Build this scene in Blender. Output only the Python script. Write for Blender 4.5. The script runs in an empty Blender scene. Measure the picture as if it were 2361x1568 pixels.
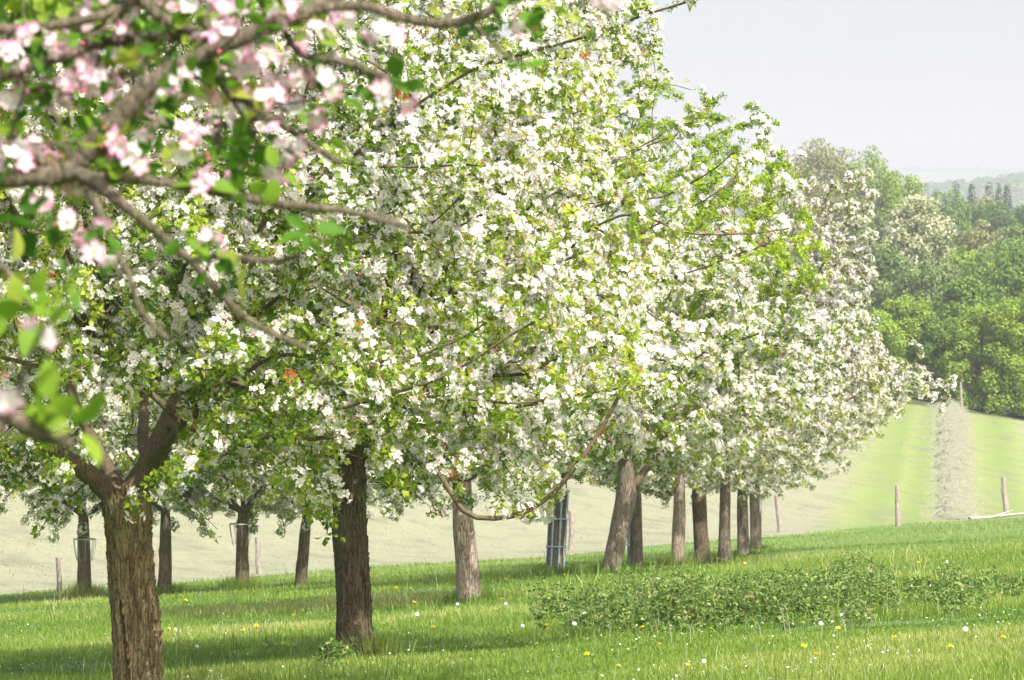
import bpy, math, random
import numpy as np
from mathutils import Vector
R = math.radians
rng = np.random.default_rng(7)
random.seed(7)
sc = bpy.context.scene
COL = sc.collection

# ------------------------------------------------------------------ camera, light, exposure
FPX, CX, CY = 9000.0, 1180.5, 784.0          # picture measured on a 2361 x 1568 frame
cam = bpy.data.cameras.new('camera'); camo = bpy.data.objects.new('camera', cam); COL.objects.link(camo)
camo.location = (0, 0, 0); camo.rotation_euler = (R(90), 0, 0)
cam.lens = 36 * FPX / 2361; cam.sensor_width = 36; cam.clip_start = 0.1; cam.clip_end = 20000
cam.dof.use_dof = True; cam.dof.focus_distance = 34; cam.dof.aperture_fstop = 10.5
sc.camera = camo

SUN_EL, SUN_AZ = 48, 148                      # azimuth clockwise from +Y
w = bpy.data.worlds.new('World'); sc.world = w; w.use_nodes = True
nt = w.node_tree; bg = nt.nodes['Background']; sk = nt.nodes.new('ShaderNodeTexSky')
sk.sky_type = 'NISHITA'; sk.sun_disc = False; sk.sun_elevation = R(SUN_EL); sk.sun_rotation = R(SUN_AZ)
sk.air_density = 1.0; sk.dust_density = 7.0; sk.ozone_density = 0.6; sk.altitude = 100
nt.links.new(sk.outputs[0], bg.inputs[0]); bg.inputs[1].default_value = 0.14
sl = bpy.data.lights.new('sun', 'SUN'); so = bpy.data.objects.new('sun', sl); COL.objects.link(so)
sl.energy = 4.2; sl.angle = R(0.5); sl.color = (1, .95, .86)
sd = Vector((math.sin(R(SUN_AZ))*math.cos(R(SUN_EL)), math.cos(R(SUN_AZ))*math.cos(R(SUN_EL)), math.sin(R(SUN_EL))))
so.rotation_euler = sd.to_track_quat('Z', 'Y').to_euler(); so.location = (0, 0, 50)
sc.view_settings.view_transform = 'Standard'; sc.view_settings.look = 'None'
sc.view_settings.exposure = 1.12; sc.view_settings.gamma = 1
cy = sc.cycles
cy.max_bounces = 8; cy.diffuse_bounces = 4; cy.glossy_bounces = 2; cy.transmission_bounces = 6; cy.volume_bounces = 1
cy.transparent_max_bounces = 4; cy.use_denoising = True; cy.caustics_reflective = False; cy.caustics_refractive = False

# ------------------------------------------------------------------ helpers
def W(x, y, Y):                                # point at depth Y seen at picture point (x, y)
    return np.array([(x-CX)*Y/FPX, Y, (CY-y)*Y/FPX])

def tag(o, label=None, cat=None, group=None, kind=None):
    if label: o['label'] = label
    if cat: o['category'] = cat
    if group: o['group'] = group
    if kind: o['kind'] = kind
    return o

def empty(name, loc, label=None, cat=None, group=None):
    o = bpy.data.objects.new(name, None); COL.objects.link(o); o.location = [float(v) for v in loc]
    o.empty_display_size = .3
    return tag(o, label, cat, group)

def mesh(name, V, F, mats, parent=None, mi=None, smooth=False, attrs=None, loc=None):
    """F: an (n,k) array or a list of such arrays; mi: material index per face (same order)."""
    if not isinstance(F, list): F = [F]
    F = [np.asarray(f, dtype=np.int32) for f in F if len(f)]
    V = np.asarray(V, dtype=np.float32)
    me = bpy.data.meshes.new(name)
    me.vertices.add(len(V)); me.vertices.foreach_set('co', V.ravel())
    nl = sum(f.size for f in F); nf = sum(len(f) for f in F)
    me.loops.add(nl); me.loops.foreach_set('vertex_index', np.concatenate([f.ravel() for f in F]))
    tot = np.concatenate([np.full(len(f), f.shape[1], dtype=np.int32) for f in F])
    st = np.concatenate([[0], np.cumsum(tot)[:-1]]).astype(np.int32)
    me.polygons.add(nf); me.polygons.foreach_set('loop_start', st); me.polygons.foreach_set('loop_total', tot)
    if mi is not None: me.polygons.foreach_set('material_index', np.asarray(mi, dtype=np.int32))
    me.polygons.foreach_set('use_smooth', np.full(nf, bool(smooth)))
    for k, a in (attrs or {}).items():
        at = me.attributes.new(k, 'FLOAT', 'POINT'); at.data.foreach_set('value', np.asarray(a, dtype=np.float32))
    me.update(calc_edges=True)
    for m in (mats if isinstance(mats, (list, tuple)) else [mats]): me.materials.append(m)
    o = bpy.data.objects.new(name, me); COL.objects.link(o)
    if parent is not None: o.parent = parent
    if loc is not None: o.location = [float(v) for v in loc]
    return o

def sine_noise(seed, n=6, base=1.0):
    r = np.random.default_rng(seed); K = r.normal(size=(n, 3)); K /= np.linalg.norm(K, axis=1)[:, None]
    K *= base*r.uniform(.6, 1.8, n)[:, None]; ph = r.uniform(0, 6.28, n)
    return lambda P: np.sin(np.asarray(P) @ K.T + ph).sum(axis=-1)/math.sqrt(n/2)

def basis(N, spin):
    """rotation matrices whose third column is N, spun by an angle"""
    N = N/np.linalg.norm(N, axis=1)[:, None]
    a = np.where(np.abs(N[:, 2:3]) < .9, np.array([[0, 0, 1.]]), np.array([[1., 0, 0]]))
    U = np.cross(a, N); U /= np.linalg.norm(U, axis=1)[:, None]; Vv = np.cross(N, U)
    c, s = np.cos(spin)[:, None], np.sin(spin)[:, None]
    return np.stack([U*c+Vv*s, Vv*c-U*s, N], axis=2)

def scatter(temps, pos, Rm, s, r, tintf=None):
    """temps: list of (V, F(quads), mat, aux). Returns V, F, mi, aux, tint"""
    which = r.integers(0, len(temps), len(pos)); OV, OF, OM, OA, OT = [], [], [], [], []; off = 0
    for k, (tv, tf, tm, ta) in enumerate(temps):
        q = np.nonzero(which == k)[0]
        if not len(q): continue
        V = np.einsum('nij,mj->nmi', Rm[q], tv)*s[q][:, None, None] + pos[q][:, None, :]
        OV.append(V.reshape(-1, 3)); m = len(tv)
        OF.append((tf[None] + (np.arange(len(q))*m)[:, None, None] + off).reshape(-1, tf.shape[1]))
        OM.append(np.tile(tm, len(q))); OA.append(np.tile(ta, len(q)))
        t = r.random(len(q)) if tintf is None else tintf[q]
        OT.append(np.repeat(t, m)); off += len(q)*m
    return np.concatenate(OV), np.concatenate(OF), np.concatenate(OM), np.concatenate(OA), np.concatenate(OT)

# ------------------------------------------------------------------ materials
def newmat(name):
    m = bpy.data.materials.new(name); m.use_nodes = True; n = m.node_tree
    for x in list(n.nodes): n.nodes.remove(x)
    out = n.nodes.new('ShaderNodeOutputMaterial')
    return m, n, out
def N(n, t, **kw):
    x = n.nodes.new(t)
    for k, v in kw.items():
        if k in x.inputs: x.inputs[k].default_value = v
        else: setattr(x, k, v)
    return x
def ramp(n, fac, stops, interp='LINEAR'):
    r = n.nodes.new('ShaderNodeValToRGB'); cr = r.color_ramp; cr.interpolation = interp
    while len(cr.elements) < len(stops): cr.elements.new(0.5)
    for e, (p, c) in zip(cr.elements, stops): e.position = p; e.color = (*c, 1)
    n.links.new(fac, r.inputs[0]); return r.outputs[0]
def mix(n, f, a, b, mode='MIX'):
    x = n.nodes.new('ShaderNodeMix'); x.data_type = 'RGBA'; x.blend_type = mode
    for i, v in ((0, f), (6, a), (7, b)):
        if hasattr(v, 'links'): n.links.new(v, x.inputs[i])
        else: x.inputs[i].default_value = v if i == 0 else (*v, 1)
    return x.outputs[2]
def noise(n, scale, detail=4, rough=.6, vec=None, dist=0):
    x = N(n, 'ShaderNodeTexNoise', Scale=scale, Detail=detail, Roughness=rough, Distortion=dist)
    if vec is not None: n.links.new(vec, x.inputs['Vector'])
    return x.outputs['Fac']
def coords(n, scale=(1, 1, 1), rot=(0, 0, 0), kind='Object'):
    t = n.nodes.new('ShaderNodeTexCoord'); mp = N(n, 'ShaderNodeMapping')
    mp.inputs['Scale'].default_value = scale; mp.inputs['Rotation'].default_value = rot
    n.links.new(t.outputs[kind], mp.inputs['Vector']); return mp.outputs[0]

def leaf_mat(name, stops, trans=.45, boost=1.5, rough=.5, attr='tint', spec=.35):
    m, n, out = newmat(name); a = N(n, 'ShaderNodeAttribute', attribute_name=attr)
    c = ramp(n, a.outputs['Fac'], stops)
    p = N(n, 'ShaderNodeBsdfPrincipled', Roughness=rough); p.inputs['Specular IOR Level'].default_value = spec
    n.links.new(c, p.inputs['Base Color'])
    t = N(n, 'ShaderNodeBsdfTranslucent'); n.links.new(mix(n, 1, c, (boost, boost, boost*.8), 'MULTIPLY'), t.inputs['Color'])
    ms = N(n, 'ShaderNodeMixShader'); ms.inputs[0].default_value = trans
    n.links.new(p.outputs[0], ms.inputs[1]); n.links.new(t.outputs[0], ms.inputs[2]); n.links.new(ms.outputs[0], out.inputs[0])
    return m

def bark_mat(name, dark, mid, light, moss=(.10, .12, .05), mossamt=.5, sc_=1.0, bump=.9):
    m, n, out = newmat(name)
    v = coords(n, (14*sc_, 14*sc_, 2.6*sc_)); v2 = coords(n, (3*sc_, 3*sc_, 1.2*sc_)); v3 = coords(n, (45*sc_, 45*sc_, 14*sc_))
    a = noise(n, 1.6, 8, .68, v, .6); b = noise(n, 1.3, 4, .6, v2); g = noise(n, 1.5, 5, .7, v3)
    vo = N(n, 'ShaderNodeTexVoronoi', Scale=1.5); vo.feature = 'DISTANCE_TO_EDGE'
    dv = N(n, 'ShaderNodeVectorMath'); dv.operation = 'ADD'; n.links.new(v, dv.inputs[0])
    nz = N(n, 'ShaderNodeTexNoise', Scale=1.2, Detail=4.0); n.links.new(v, nz.inputs['Vector']); n.links.new(nz.outputs['Color'], dv.inputs[1])
    mv = N(n, 'ShaderNodeVectorMath'); mv.operation = 'MULTIPLY'; mv.inputs[1].default_value = (1.9, 1.9, 1.1); n.links.new(dv.outputs[0], mv.inputs[0]); n.links.new(mv.outputs[0], vo.inputs['Vector'])
    crack = ramp(n, vo.outputs['Distance'], [(0, (0, 0, 0)), (.09, (.6, .6, .6)), (.3, (1, 1, 1))])
    c = ramp(n, a, [(.3, dark), (.5, mid), (.72, light)])
    c = mix(n, ramp(n, b, [(.42, (0, 0, 0)), (.62, (mossamt,)*3)]), c, moss)
    c = mix(n, ramp(n, g, [(.4, (0, 0, 0)), (.7, (.5, .5, .5))]), c, light)
    c = mix(n, 1, c, ramp(n, vo.outputs['Distance'], [(0, (.40, .37, .34)), (.10, (1, 1, 1))]), 'MULTIPLY')
    p = N(n, 'ShaderNodeBsdfPrincipled', Roughness=.9); p.inputs['Specular IOR Level'].default_value = .2
    n.links.new(c, p.inputs['Base Color'])
    h = mix(n, .5, a, crack); h = mix(n, .25, h, g)
    bp = N(n, 'ShaderNodeBump', Strength=bump, Distance=.03); n.links.new(h, bp.inputs['Height']); n.links.new(bp.outputs[0], p.inputs['Normal'])
    n.links.new(p.outputs[0], out.inputs[0]); return m

def simple_mat(name, col, rough=.6, metal=0, var=.25, sc_=8):
    m, n, out = newmat(name); v = coords(n); a = noise(n, sc_, 5, .6, v)
    c = ramp(n, a, [(.3, tuple(x*(1-var) for x in col)), (.7, tuple(min(1, x*(1+var)) for x in col))])
    p = N(n, 'ShaderNodeBsdfPrincipled', Roughness=rough, Metallic=metal); n.links.new(c, p.inputs['Base Color'])
    n.links.new(p.outputs[0], out.inputs[0]); return m

GR = [(0, (.06, .125, .014)), (.35, (.12, .205, .024)), (.7, (.19, .28, .042)), (.93, (.29, .335, .08)), (1, (.42, .39, .18))]
M_GRASS = leaf_mat('grass', GR, .45, 1.5, .42)
AP = [(0, (.075, .145, .012)), (.35, (.16, .25, .018)), (.7, (.285, .37, .032)), (.99, (.43, .43, .08)), (.996, (.45, .13, .02)), (1, (.5, .2, .04))]
M_LEAF = leaf_mat('apple_leaf', AP, .5, 1.6, .42)
M_LEAFG = leaf_mat('bright_apple_leaf', [(0, (.10, .18, .008)), (.5, (.22, .33, .012)), (1, (.40, .46, .03))], .45, 1.6, .42)
M_LEAFO = leaf_mat('olive_apple_leaf', [(0, (.11, .15, .02)), (.5, (.23, .28, .03)), (.95, (.39, .41, .06)), (1, (.4, .3, .1))], .42, 1.5, .5)
def petal_mat(name, pinkcol, stops=(.3, 1)):
    m, n, out = newmat(name); a = N(n, 'ShaderNodeAttribute', attribute_name='pink')
    c = ramp(n, a.outputs['Fac'], [(stops[0], (.87, .835, .845)), (stops[1], pinkcol)])
    d = N(n, 'ShaderNodeBsdfDiffuse'); n.links.new(c, d.inputs[0]); t = N(n, 'ShaderNodeBsdfTranslucent'); n.links.new(c, t.inputs[0])
    ms = N(n, 'ShaderNodeMixShader'); ms.inputs[0].default_value = .5
    n.links.new(d.outputs[0], ms.inputs[1]); n.links.new(t.outputs[0], ms.inputs[2]); n.links.new(ms.outputs[0], out.inputs[0]); return m
M_PETAL = petal_mat('white_petal', (.85, .35, .42), (.55, 1)); M_PINK = petal_mat('pink_petal', (.82, .36, .58), (.45, 1.15))
M_STAMEN = simple_mat('stamen', (.5, .5, .16)); M_BUD = simple_mat('pink_bud', (.62, .10, .17), .5)
M_BARK1 = bark_mat('apple_bark', (.08, .052, .027), (.23, .165, .088), (.42, .32, .19))
M_BARK2 = bark_mat('dark_apple_bark', (.055, .04, .027), (.12, .088, .058), (.22, .17, .12), sc_=1.1)
M_BARK3 = bark_mat('pale_apple_bark', (.15, .11, .09), (.28, .22, .18), (.46, .38, .32), mossamt=.2, sc_=.8)
M_BARKG = bark_mat('grey_apple_bark', (.08, .06, .048), (.17, .135, .11), (.29, .24, .20), mossamt=.3, sc_=.8)
M_TWIG = bark_mat('twig_bark', (.05, .035, .025), (.12, .085, .055), (.22, .17, .12), mossamt=.3, sc_=3, bump=.3)
M_BOUGH = bark_mat('lichen_bark', (.03, .022, .016), (.085, .065, .045), (.27, .23, .185), moss=(.09, .09, .045), mossamt=.6, sc_=2.6, bump=.5)

# ------------------------------------------------------------------ terrain
TREEPX = [  # x, y of the trunk foot in the picture, depth
    (318, 1633, 25.7), (820, 1518, 33), (1082, 1393, 52), (1278, 1332, 66), (1408, 1325, 64), (1467, 1320, 76),
    (1563, 1318, 73), (1620, 1307, 80), (1670, 1296, 88), (1714, 1294, 94), (1743, 1268, 104),
    (196, 1382, 76), (380, 1372, 76), (557, 1364, 76), (693, 1354, 77)]
def Yb(X): return 118 + 2.35*np.clip(X, -25, 45)
def _base(X, Y):
    X = np.asarray(X, float); Y = np.asarray(Y, float)
    Xc = 40*np.tanh(X/40); yb = Yb(X); t = Y-yb
    z = -1.11 - .0457*np.minimum(Y, yb) + .057*Xc
    tt = np.maximum(t, 0); tr = 18.0
    a = np.minimum(tt, tr)
    z = z + (-.0457*a + (.0977)*a*a/(2*tr)) + .052*np.clip(tt-tr, 0, 80) + .026*np.maximum(tt-tr-80, 0)
    z = z + .047*np.clip(X-15, 0, 40)*np.clip(t/60, 0, 1)
    far = np.maximum(Y-700, 0)
    z = z - .028*far - 24*(1-np.exp(-(far/350)**2))                       # the near ridge ends, a valley follows
    lean = np.clip((X-150)/1500, -.4, .5)
    z = z + 128*np.exp(-((Y-2750)/420)**2)*(1+.09*np.clip((X-330)/120, -1, 1)+.05*np.sin(X/160)+.03*np.sin(X/61))
    z = z + 272*(1/(1+np.exp(-(Y-4700)/160)))*(1-.12*lean+.018*np.sin(X/210+1)+.012*np.sin(X/90))
    return z
_res = [((x-CX)*Y/FPX, Y, (CY-y)*Y/FPX) for x, y, Y in TREEPX]
_rX = np.array([r[0] for r in _res]); _rY = np.array([r[1] for r in _res]); _rz = np.array([r[2] for r in _res]) - _base(_rX, _rY)
_un = sine_noise(3, 6, .35)
def ground(X, Y):
    X = np.asarray(X, float); Y = np.asarray(Y, float)
    sg = 3.5+.05*Y
    wts = np.exp(-((X[..., None]-_rX)**2*2.2 + (Y[..., None]-_rY)**2*.5)/(2*sg[..., None]**2)) + 0
    c = (wts*_rz).sum(-1)/(wts.sum(-1)+.12)
    e = np.exp(-np.clip(Y-120, 0, None)/60)
    return _base(X, Y) + c + .03*e*_un(np.stack([X, Y, 0*X], -1))
def gz(X, Y): return float(ground(np.array([X]), np.array([Y]))[0])
def hit(x, y, lo=20, hi=400):                   # where the sight line through a picture point meets the ground
    Ys = np.linspace(lo, hi, 6000); X = (x-CX)*Ys/FPX; z = (CY-y)*Ys/FPX
    k = np.nonzero(ground(X, Ys) > z)[0]; Y = Ys[k[0]] if len(k) else hi
    return np.array([(x-CX)*Y/FPX, Y, gz((x-CX)*Y/FPX, Y)])

def sheet(name, xs, ts, mat, rel=True):
    Xg, Tg = np.meshgrid(xs, ts); Yg = Tg + (Yb(Xg) if rel else 0)
    V = np.stack([Xg, Yg, ground(Xg, Yg)], -1).reshape(-1, 3); nx = len(xs); ny = len(ts)
    i = np.arange((nx-1))[None] + (np.arange(ny-1)*nx)[:, None]; i = i.ravel()
    F = np.stack([i, i+1, i+nx+1, i+nx], -1)
    return tag(mesh(name, V, F, mat, smooth=True), kind='structure')

m, n, out = newmat('meadow'); v = coords(n)
a = noise(n, .35, 5, .6, v); b = noise(n, 6, 6, .7, v)
c = mix(n, .5, ramp(n, a, [(.35, (.06, .13, .018)), (.65, (.11, .20, .03))]), ramp(n, b, [(.3, (.05, .09, .015)), (.7, (.14, .24, .04))]))
p = N(n, 'ShaderNodeBsdfPrincipled', Roughness=.95); n.links.new(c, p.inputs['Base Color']); n.links.new(p.outputs[0], out.inputs[0]); M_MEADOW = m

m, n, out = newmat('cut_hay_field')
tc = N(n, 'ShaderNodeTexCoord'); sx = N(n, 'ShaderNodeSeparateXYZ'); n.links.new(tc.outputs['Object'], sx.inputs[0])
def math_(op, a, b=None):
    x = n.nodes.new('ShaderNodeMath'); x.operation = op
    for i, v in enumerate((a, b)):
        if v is None: continue
        if hasattr(v, 'links'): n.links.new(v, x.inputs[i])
        else: x.inputs[i].default_value = v
    return x.outputs[0]
nzw = noise(n, .25, 4, .6, tc.outputs['Object'])
u = math_('SUBTRACT', sx.outputs['X'], math_('MULTIPLY', sx.outputs['Y'], .115))
u = math_('ADD', u, math_('MULTIPLY', math_('SUBTRACT', nzw, .5), .5))
# u: distance across the mown strips. pale hay left of about -5, green strip to -1, windrow, then strips of both
un = math_('DIVIDE', math_('ADD', u, 10), 20)
PALE, GRN, MIDG = (.215, .22, .14), (.115, .19, .014), (.175, .23, .045)
base = ramp(n, un, [(0, PALE), (.20, PALE), (.27, MIDG), (.33, GRN), (.36, MIDG), (.40, GRN), (.44, MIDG), (.50, PALE), (.55, MIDG), (.62, GRN), (.67, MIDG), (.72, PALE), (.8, MIDG), (.88, GRN), (1, MIDG)])
vh = coords(n, (1.1, .35, 1), (0, 0, -.114)); vs = coords(n, (.55, .5, 1), (0, 0, .2))
h1 = noise(n, 1.4, 7, .75, vh); h2 = noise(n, .9, 7, .72, vs); h3 = noise(n, 4, 6, .75, tc.outputs['Object'])
c = mix(n, ramp(n, h1, [(.38, (0, 0, 0)), (.62, (.22, .22, .22))]), base, (.235, .24, .165))
c = mix(n, ramp(n, h2, [(.36, (.85, .85, .85)), (.50, (0, 0, 0))]), c, (.135, .14, .085))
c = mix(n, ramp(n, h3, [(.38, (.55, .55, .55)), (.55, (0, 0, 0))]), c, (.14, .155, .075))
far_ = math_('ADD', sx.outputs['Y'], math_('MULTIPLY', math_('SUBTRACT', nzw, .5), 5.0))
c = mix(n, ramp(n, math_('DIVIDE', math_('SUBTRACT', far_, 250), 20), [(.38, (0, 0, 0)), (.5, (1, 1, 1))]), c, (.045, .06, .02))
p = N(n, 'ShaderNodeBsdfPrincipled', Roughness=.95); n.links.new(c, p.inputs['Base Color'])
bp = N(n, 'ShaderNodeBump', Strength=.6, Distance=.15); n.links.new(h1, bp.inputs['Height']); n.links.new(bp.outputs[0], p.inputs['Normal'])
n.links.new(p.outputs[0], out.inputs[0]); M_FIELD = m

m, n, out = newmat('far_hills'); v = coords(n)
a = noise(n, .006, 3, .5, v); b = noise(n, .05, 5, .7, v)
c = mix(n, .3, ramp(n, a, [(.4, (.05, .07, .04)), (.5, (.09, .11, .06)), (.6, (.13, .10, .11))]), ramp(n, b, [(.3, (.03, .05, .02)), (.7, (.10, .12, .06))]))
p = N(n, 'ShaderNodeBsdfPrincipled', Roughness=1); n.links.new(c, p.inputs['Base Color']); n.links.new(p.outputs[0], out.inputs[0]); M_HILLS = m

fx = np.concatenate([np.linspace(-90, -32, 20), np.linspace(-30, 50, 161), np.linspace(52, 130, 25)])
tn = -np.concatenate([np.linspace(330, 125, 40), np.linspace(123, 0, 170)])
o = sheet('meadow', fx, tn, M_MEADOW)
sheet('hay_field', fx, np.concatenate([np.linspace(0, 130, 131), np.linspace(132, 170, 12)]), M_FIELD)
# the hills start where the field ends, and pass under it
hx = np.concatenate([np.linspace(-1500, -200, 30), np.linspace(-190, 300, 50), np.linspace(310, 1900, 140)])
hy = np.concatenate([np.linspace(170, 700, 50), np.linspace(720, 6200, 260)])
hxm, hym = np.meshgrid(hx, hy)
def hills():
    Yg = hym; hz = ground(hxm, Yg) - .35*(1/(1+np.exp((Yg-430)/20)))*1.0 - 1.0*(((hxm > -89) & (hxm < 129)) & (Yg-Yb(hxm) < 168))
    V = np.stack([hxm, Yg, hz], -1).reshape(-1, 3); nx = len(hx)
    i = (np.arange(nx-1)[None] + (np.arange(len(hy)-1)*nx)[:, None]).ravel()
    tag(mesh('hills', V, np.stack([i, i+1, i+nx+1, i+nx], -1), M_HILLS, smooth=True), kind='structure')
hills()

# ------------------------------------------------------------------ tubes and trunks
def tube(path, rad, sides=6, cap=True):
    P = np.asarray(path, float); n_ = len(P); T = np.gradient(P, axis=0); T /= np.linalg.norm(T, axis=1)[:, None]+1e-9
    a = np.array([0, 0, 1.]) if abs(T[0][2]) < .9 else np.array([1., 0, 0])
    U = np.cross(a, T); U /= np.linalg.norm(U, axis=1)[:, None]+1e-9; Vv = np.cross(T, U)
    th = np.arange(sides)*2*math.pi/sides
    V = P[:, None] + np.asarray(rad)[:, None, None]*(U[:, None]*np.cos(th)[None, :, None] + Vv[:, None]*np.sin(th)[None, :, None])
    i = np.arange(n_-1)[:, None]*sides; j = np.arange(sides)[None]; k = (j+1) % sides
    F = np.stack([i+j, i+k, i+sides+k, i+sides+j], -1).reshape(-1, 4)
    return V.reshape(-1, 3), F
class Bag:
    def __init__(s): s.V = []; s.F = []; s.M = []; s.n = 0
    def add(s, V, F, m=0):
        s.V.append(V); s.F.append(np.asarray(F)+s.n); s.M.append(np.full(len(F), m)); s.n += len(V)
    def out(s): return np.concatenate(s.V), np.concatenate(s.F), np.concatenate(s.M)
    def build(s, name, mats, parent=None, smooth=True, loc=None):
        V, F, M = s.out()
        return mesh(name, V, F, mats, parent, mi=M, smooth=smooth, loc=loc)

def catmull(pts, k):
    P = np.asarray(pts, float); P = np.vstack([2*P[0]-P[1], P, 2*P[-1]-P[-2]]); o = []
    for i in range(1, len(P)-2):
        t = np.linspace(0, 1, k, endpoint=False)[:, None]; a, b, c, d = P[i-1:i+3]
        o.append(.5*((2*b)+(-a+c)*t+(2*a-5*b+4*c-d)*t*t+(-a+3*b-3*c+d)*t**3))
    o.append(P[-2][None]); return np.concatenate(o)

def trunk_mesh(pts, radii, seed, flare=.25, sides=72, rows=14, rough=1.0, knots=3, furrow=None):
    """a fissured trunk: centre line pts, radius per point"""
    r = np.random.default_rng(seed)
    P4 = catmull(np.column_stack([pts, radii]), rows); P = P4[:, :3]; rad = P4[:, 3]
    h = np.concatenate([[0], np.cumsum(np.linalg.norm(np.diff(P, axis=0), axis=1))]); H = h[-1]
    th = np.arange(sides)*2*math.pi/sides; TH, HH = np.meshgrid(th, h)
    q = np.stack([np.cos(TH), np.sin(TH), HH*1.2], -1)
    n1 = sine_noise(seed, 7, 1.6); n2 = sine_noise(seed+1, 8, 5)
    d = .07*n1(q) + .02*n2(q)
    wob = .8*n1(q*1.3) + .5*np.sin(HH*9+seed)
    rid = np.abs(np.sin(TH*8 + wob)) ; rid2 = np.abs(np.sin(TH*17 + 2*wob + HH*3))
    d = d + rough*(.035*(rid-.6) + .018*(rid2-.6)) + .012*rough*r.normal(size=TH.shape)
    for _ in range(knots):
        t0, h0, s0 = r.uniform(0, 6.28), r.uniform(.1, .95)*H, r.uniform(.05, .1)
        dt = np.abs((TH-t0+math.pi) % (2*math.pi)-math.pi)*rad[:, None]
        rr = np.sqrt(dt**2+((HH-h0)*.7)**2)/s0
        d = d + .22*np.exp(-rr**2) - .18*np.exp(-(rr*2.2)**2)
    if furrow:
        for (t0, h0, h1, wd, dp) in furrow:
            dt = ((TH-t0-.12*np.sin(HH*5)+math.pi) % (2*math.pi))-math.pi
            env = 1/(1+np.exp(-(HH-h0)*25))/(1+np.exp((HH-h1)*25))
            d = d - dp*env*np.exp(-(dt/wd)**2) + .5*dp*env*np.exp(-((np.abs(dt)-wd*1.6)/(wd*.6))**2)
    RR = rad[:, None]*(1+d) * (1+flare*np.exp(-HH/.10)*(1+.35*np.sin(TH*4+seed)))
    V = np.stack([P[:, 0:1]+RR*np.cos(TH), P[:, 1:2]+RR*np.sin(TH), P[:, 2:3]+0*RR], -1).reshape(-1, 3)
    i = (np.arange(len(P)-1)*sides)[:, None]; j = np.arange(sides)[None]; k = (j+1) % sides
    F = np.stack([i+j, i+k, i+sides+k, i+sides+j], -1).reshape(-1, 4)
    return V, F

def plates(V, sides, n_, seed, size=(.02, .06)):
    # flaking bark plates lifted off the trunk surface
    r = np.random.default_rng(seed); G = V.reshape(-1, sides, 3); C_ = G.mean(1); rows = len(G)
    i = r.integers(3, rows-6, n_); j = r.integers(0, sides, n_); p = G[i, j]; o_ = p-C_[i]; o_[:, 2] = 0; o_ /= np.linalg.norm(o_, axis=1)[:, None]
    up = np.tile([[0, 0, 1.]], (n_, 1))+r.normal(size=(n_, 3))*.12; s = np.cross(up, o_); h = r.uniform(*size, n_)[:, None]*1.5; w_ = r.uniform(.3, .6, n_)[:, None]*h*.5
    lift = r.uniform(.003, .009, n_)[:, None]
    a = p+o_*.001-s*w_; b = p+o_*lift*.6+s*w_; c = p+o_*lift+s*w_*.7+up*h; d = p+o_*lift*.4-s*w_*.8+up*h*.8
    a2, b2, c2, d2 = [q-o_*.012 for q in (a, b, c, d)]
    W_ = np.stack([a, b, c, d, a2, b2, c2, d2], 1).reshape(-1, 3); F0 = np.array([[0, 1, 2, 3], [1, 0, 4, 5], [2, 1, 5, 6], [3, 2, 6, 7], [0, 3, 7, 4]])
    return W_, (F0[None]+(np.arange(n_)*8)[:, None, None]).reshape(-1, 4)

# ------------------------------------------------------------------ leaf and blossom shapes (unit: metres)
def leaf(base, dirv, nrm, L, wd, fold=.25, hi=False):
    d = dirv/np.linalg.norm(dirv); s = np.cross(d, nrm); s /= np.linalg.norm(s)+1e-9; u = np.cross(s, d)
    if not hi:
        V = [base, base+d*L*.5+s*wd*.5+u*fold*wd, base+d*L-u*.15*L, base+d*L*.5-s*wd*.5+u*fold*wd, base+d*L*.52]
        return np.array(V), np.array([[0, 1, 2, 4], [0, 4, 2, 3]])
    ts = [0, .12, .35, .6, .82, 1]; ws = [.03, .3, .5, .46, .26, .0]; V = []
    for t, w_ in zip(ts, ws):
        c_ = base+d*L*t-u*.22*L*t*t
        V += [c_+s*wd*w_+u*fold*wd*w_*1.5, c_, c_-s*wd*w_+u*fold*wd*w_*1.5]
    F = []
    for i in range(5):
        a_ = i*3; F += [[a_, a_+3, a_+4, a_+1], [a_+1, a_+4, a_+5, a_+2]]
    return np.array(V), np.array(F)
def petal(base, d, nrm, L, wd, hi=False, cup=.25):
    s = np.cross(d, nrm); s /= np.linalg.norm(s)+1e-9; u = np.cross(s, d)
    if not hi:
        V = [base, base+d*L*.62+s*wd*.5+u*cup*L*.6, base+d*L+u*cup*L*.5, base+d*L*.62-s*wd*.5+u*cup*L*.6, base+d*L*.55+u*cup*L*.1]
        return np.array(V), np.array([[0, 1, 2, 4], [0, 4, 2, 3]]), np.array([.1, .5, .8, .5, .2])
    ts = [0, .3, .6, .85, 1]; ws = [.06, .34, .5, .42, .18]; V = []; A = []
    for t, w_ in zip(ts, ws):
        c_ = base+d*L*t+u*cup*L*(.25*t+.4*t*t)
        V += [c_+s*wd*w_+u*.16*wd, c_, c_-s*wd*w_+u*.16*wd]; A += [.25+t*.7, .05+t*.6, .25+t*.7]
    F = []
    for i in range(4):
        a_ = i*3; F += [[a_, a_+3, a_+4, a_+1], [a_+1, a_+4, a_+5, a_+2]]
    return np.array(V), np.array(F), np.array(A)
class TB:
    def __init__(s): s.V = []; s.F = []; s.M = []; s.A = []; s.n = 0
    def add(s, V, F, m, A):
        s.V.append(V); s.F.append(F+s.n); s.M.append(np.full(len(F), m)); s.A.append(np.full(len(V), A) if np.isscalar(A) else A); s.n += len(V)
    def out(s): return np.concatenate(s.V), np.concatenate(s.F), np.concatenate(s.M), np.concatenate(s.A)
def unit(v): v = np.asarray(v, float); return v/(np.linalg.norm(v)+1e-9)
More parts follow.
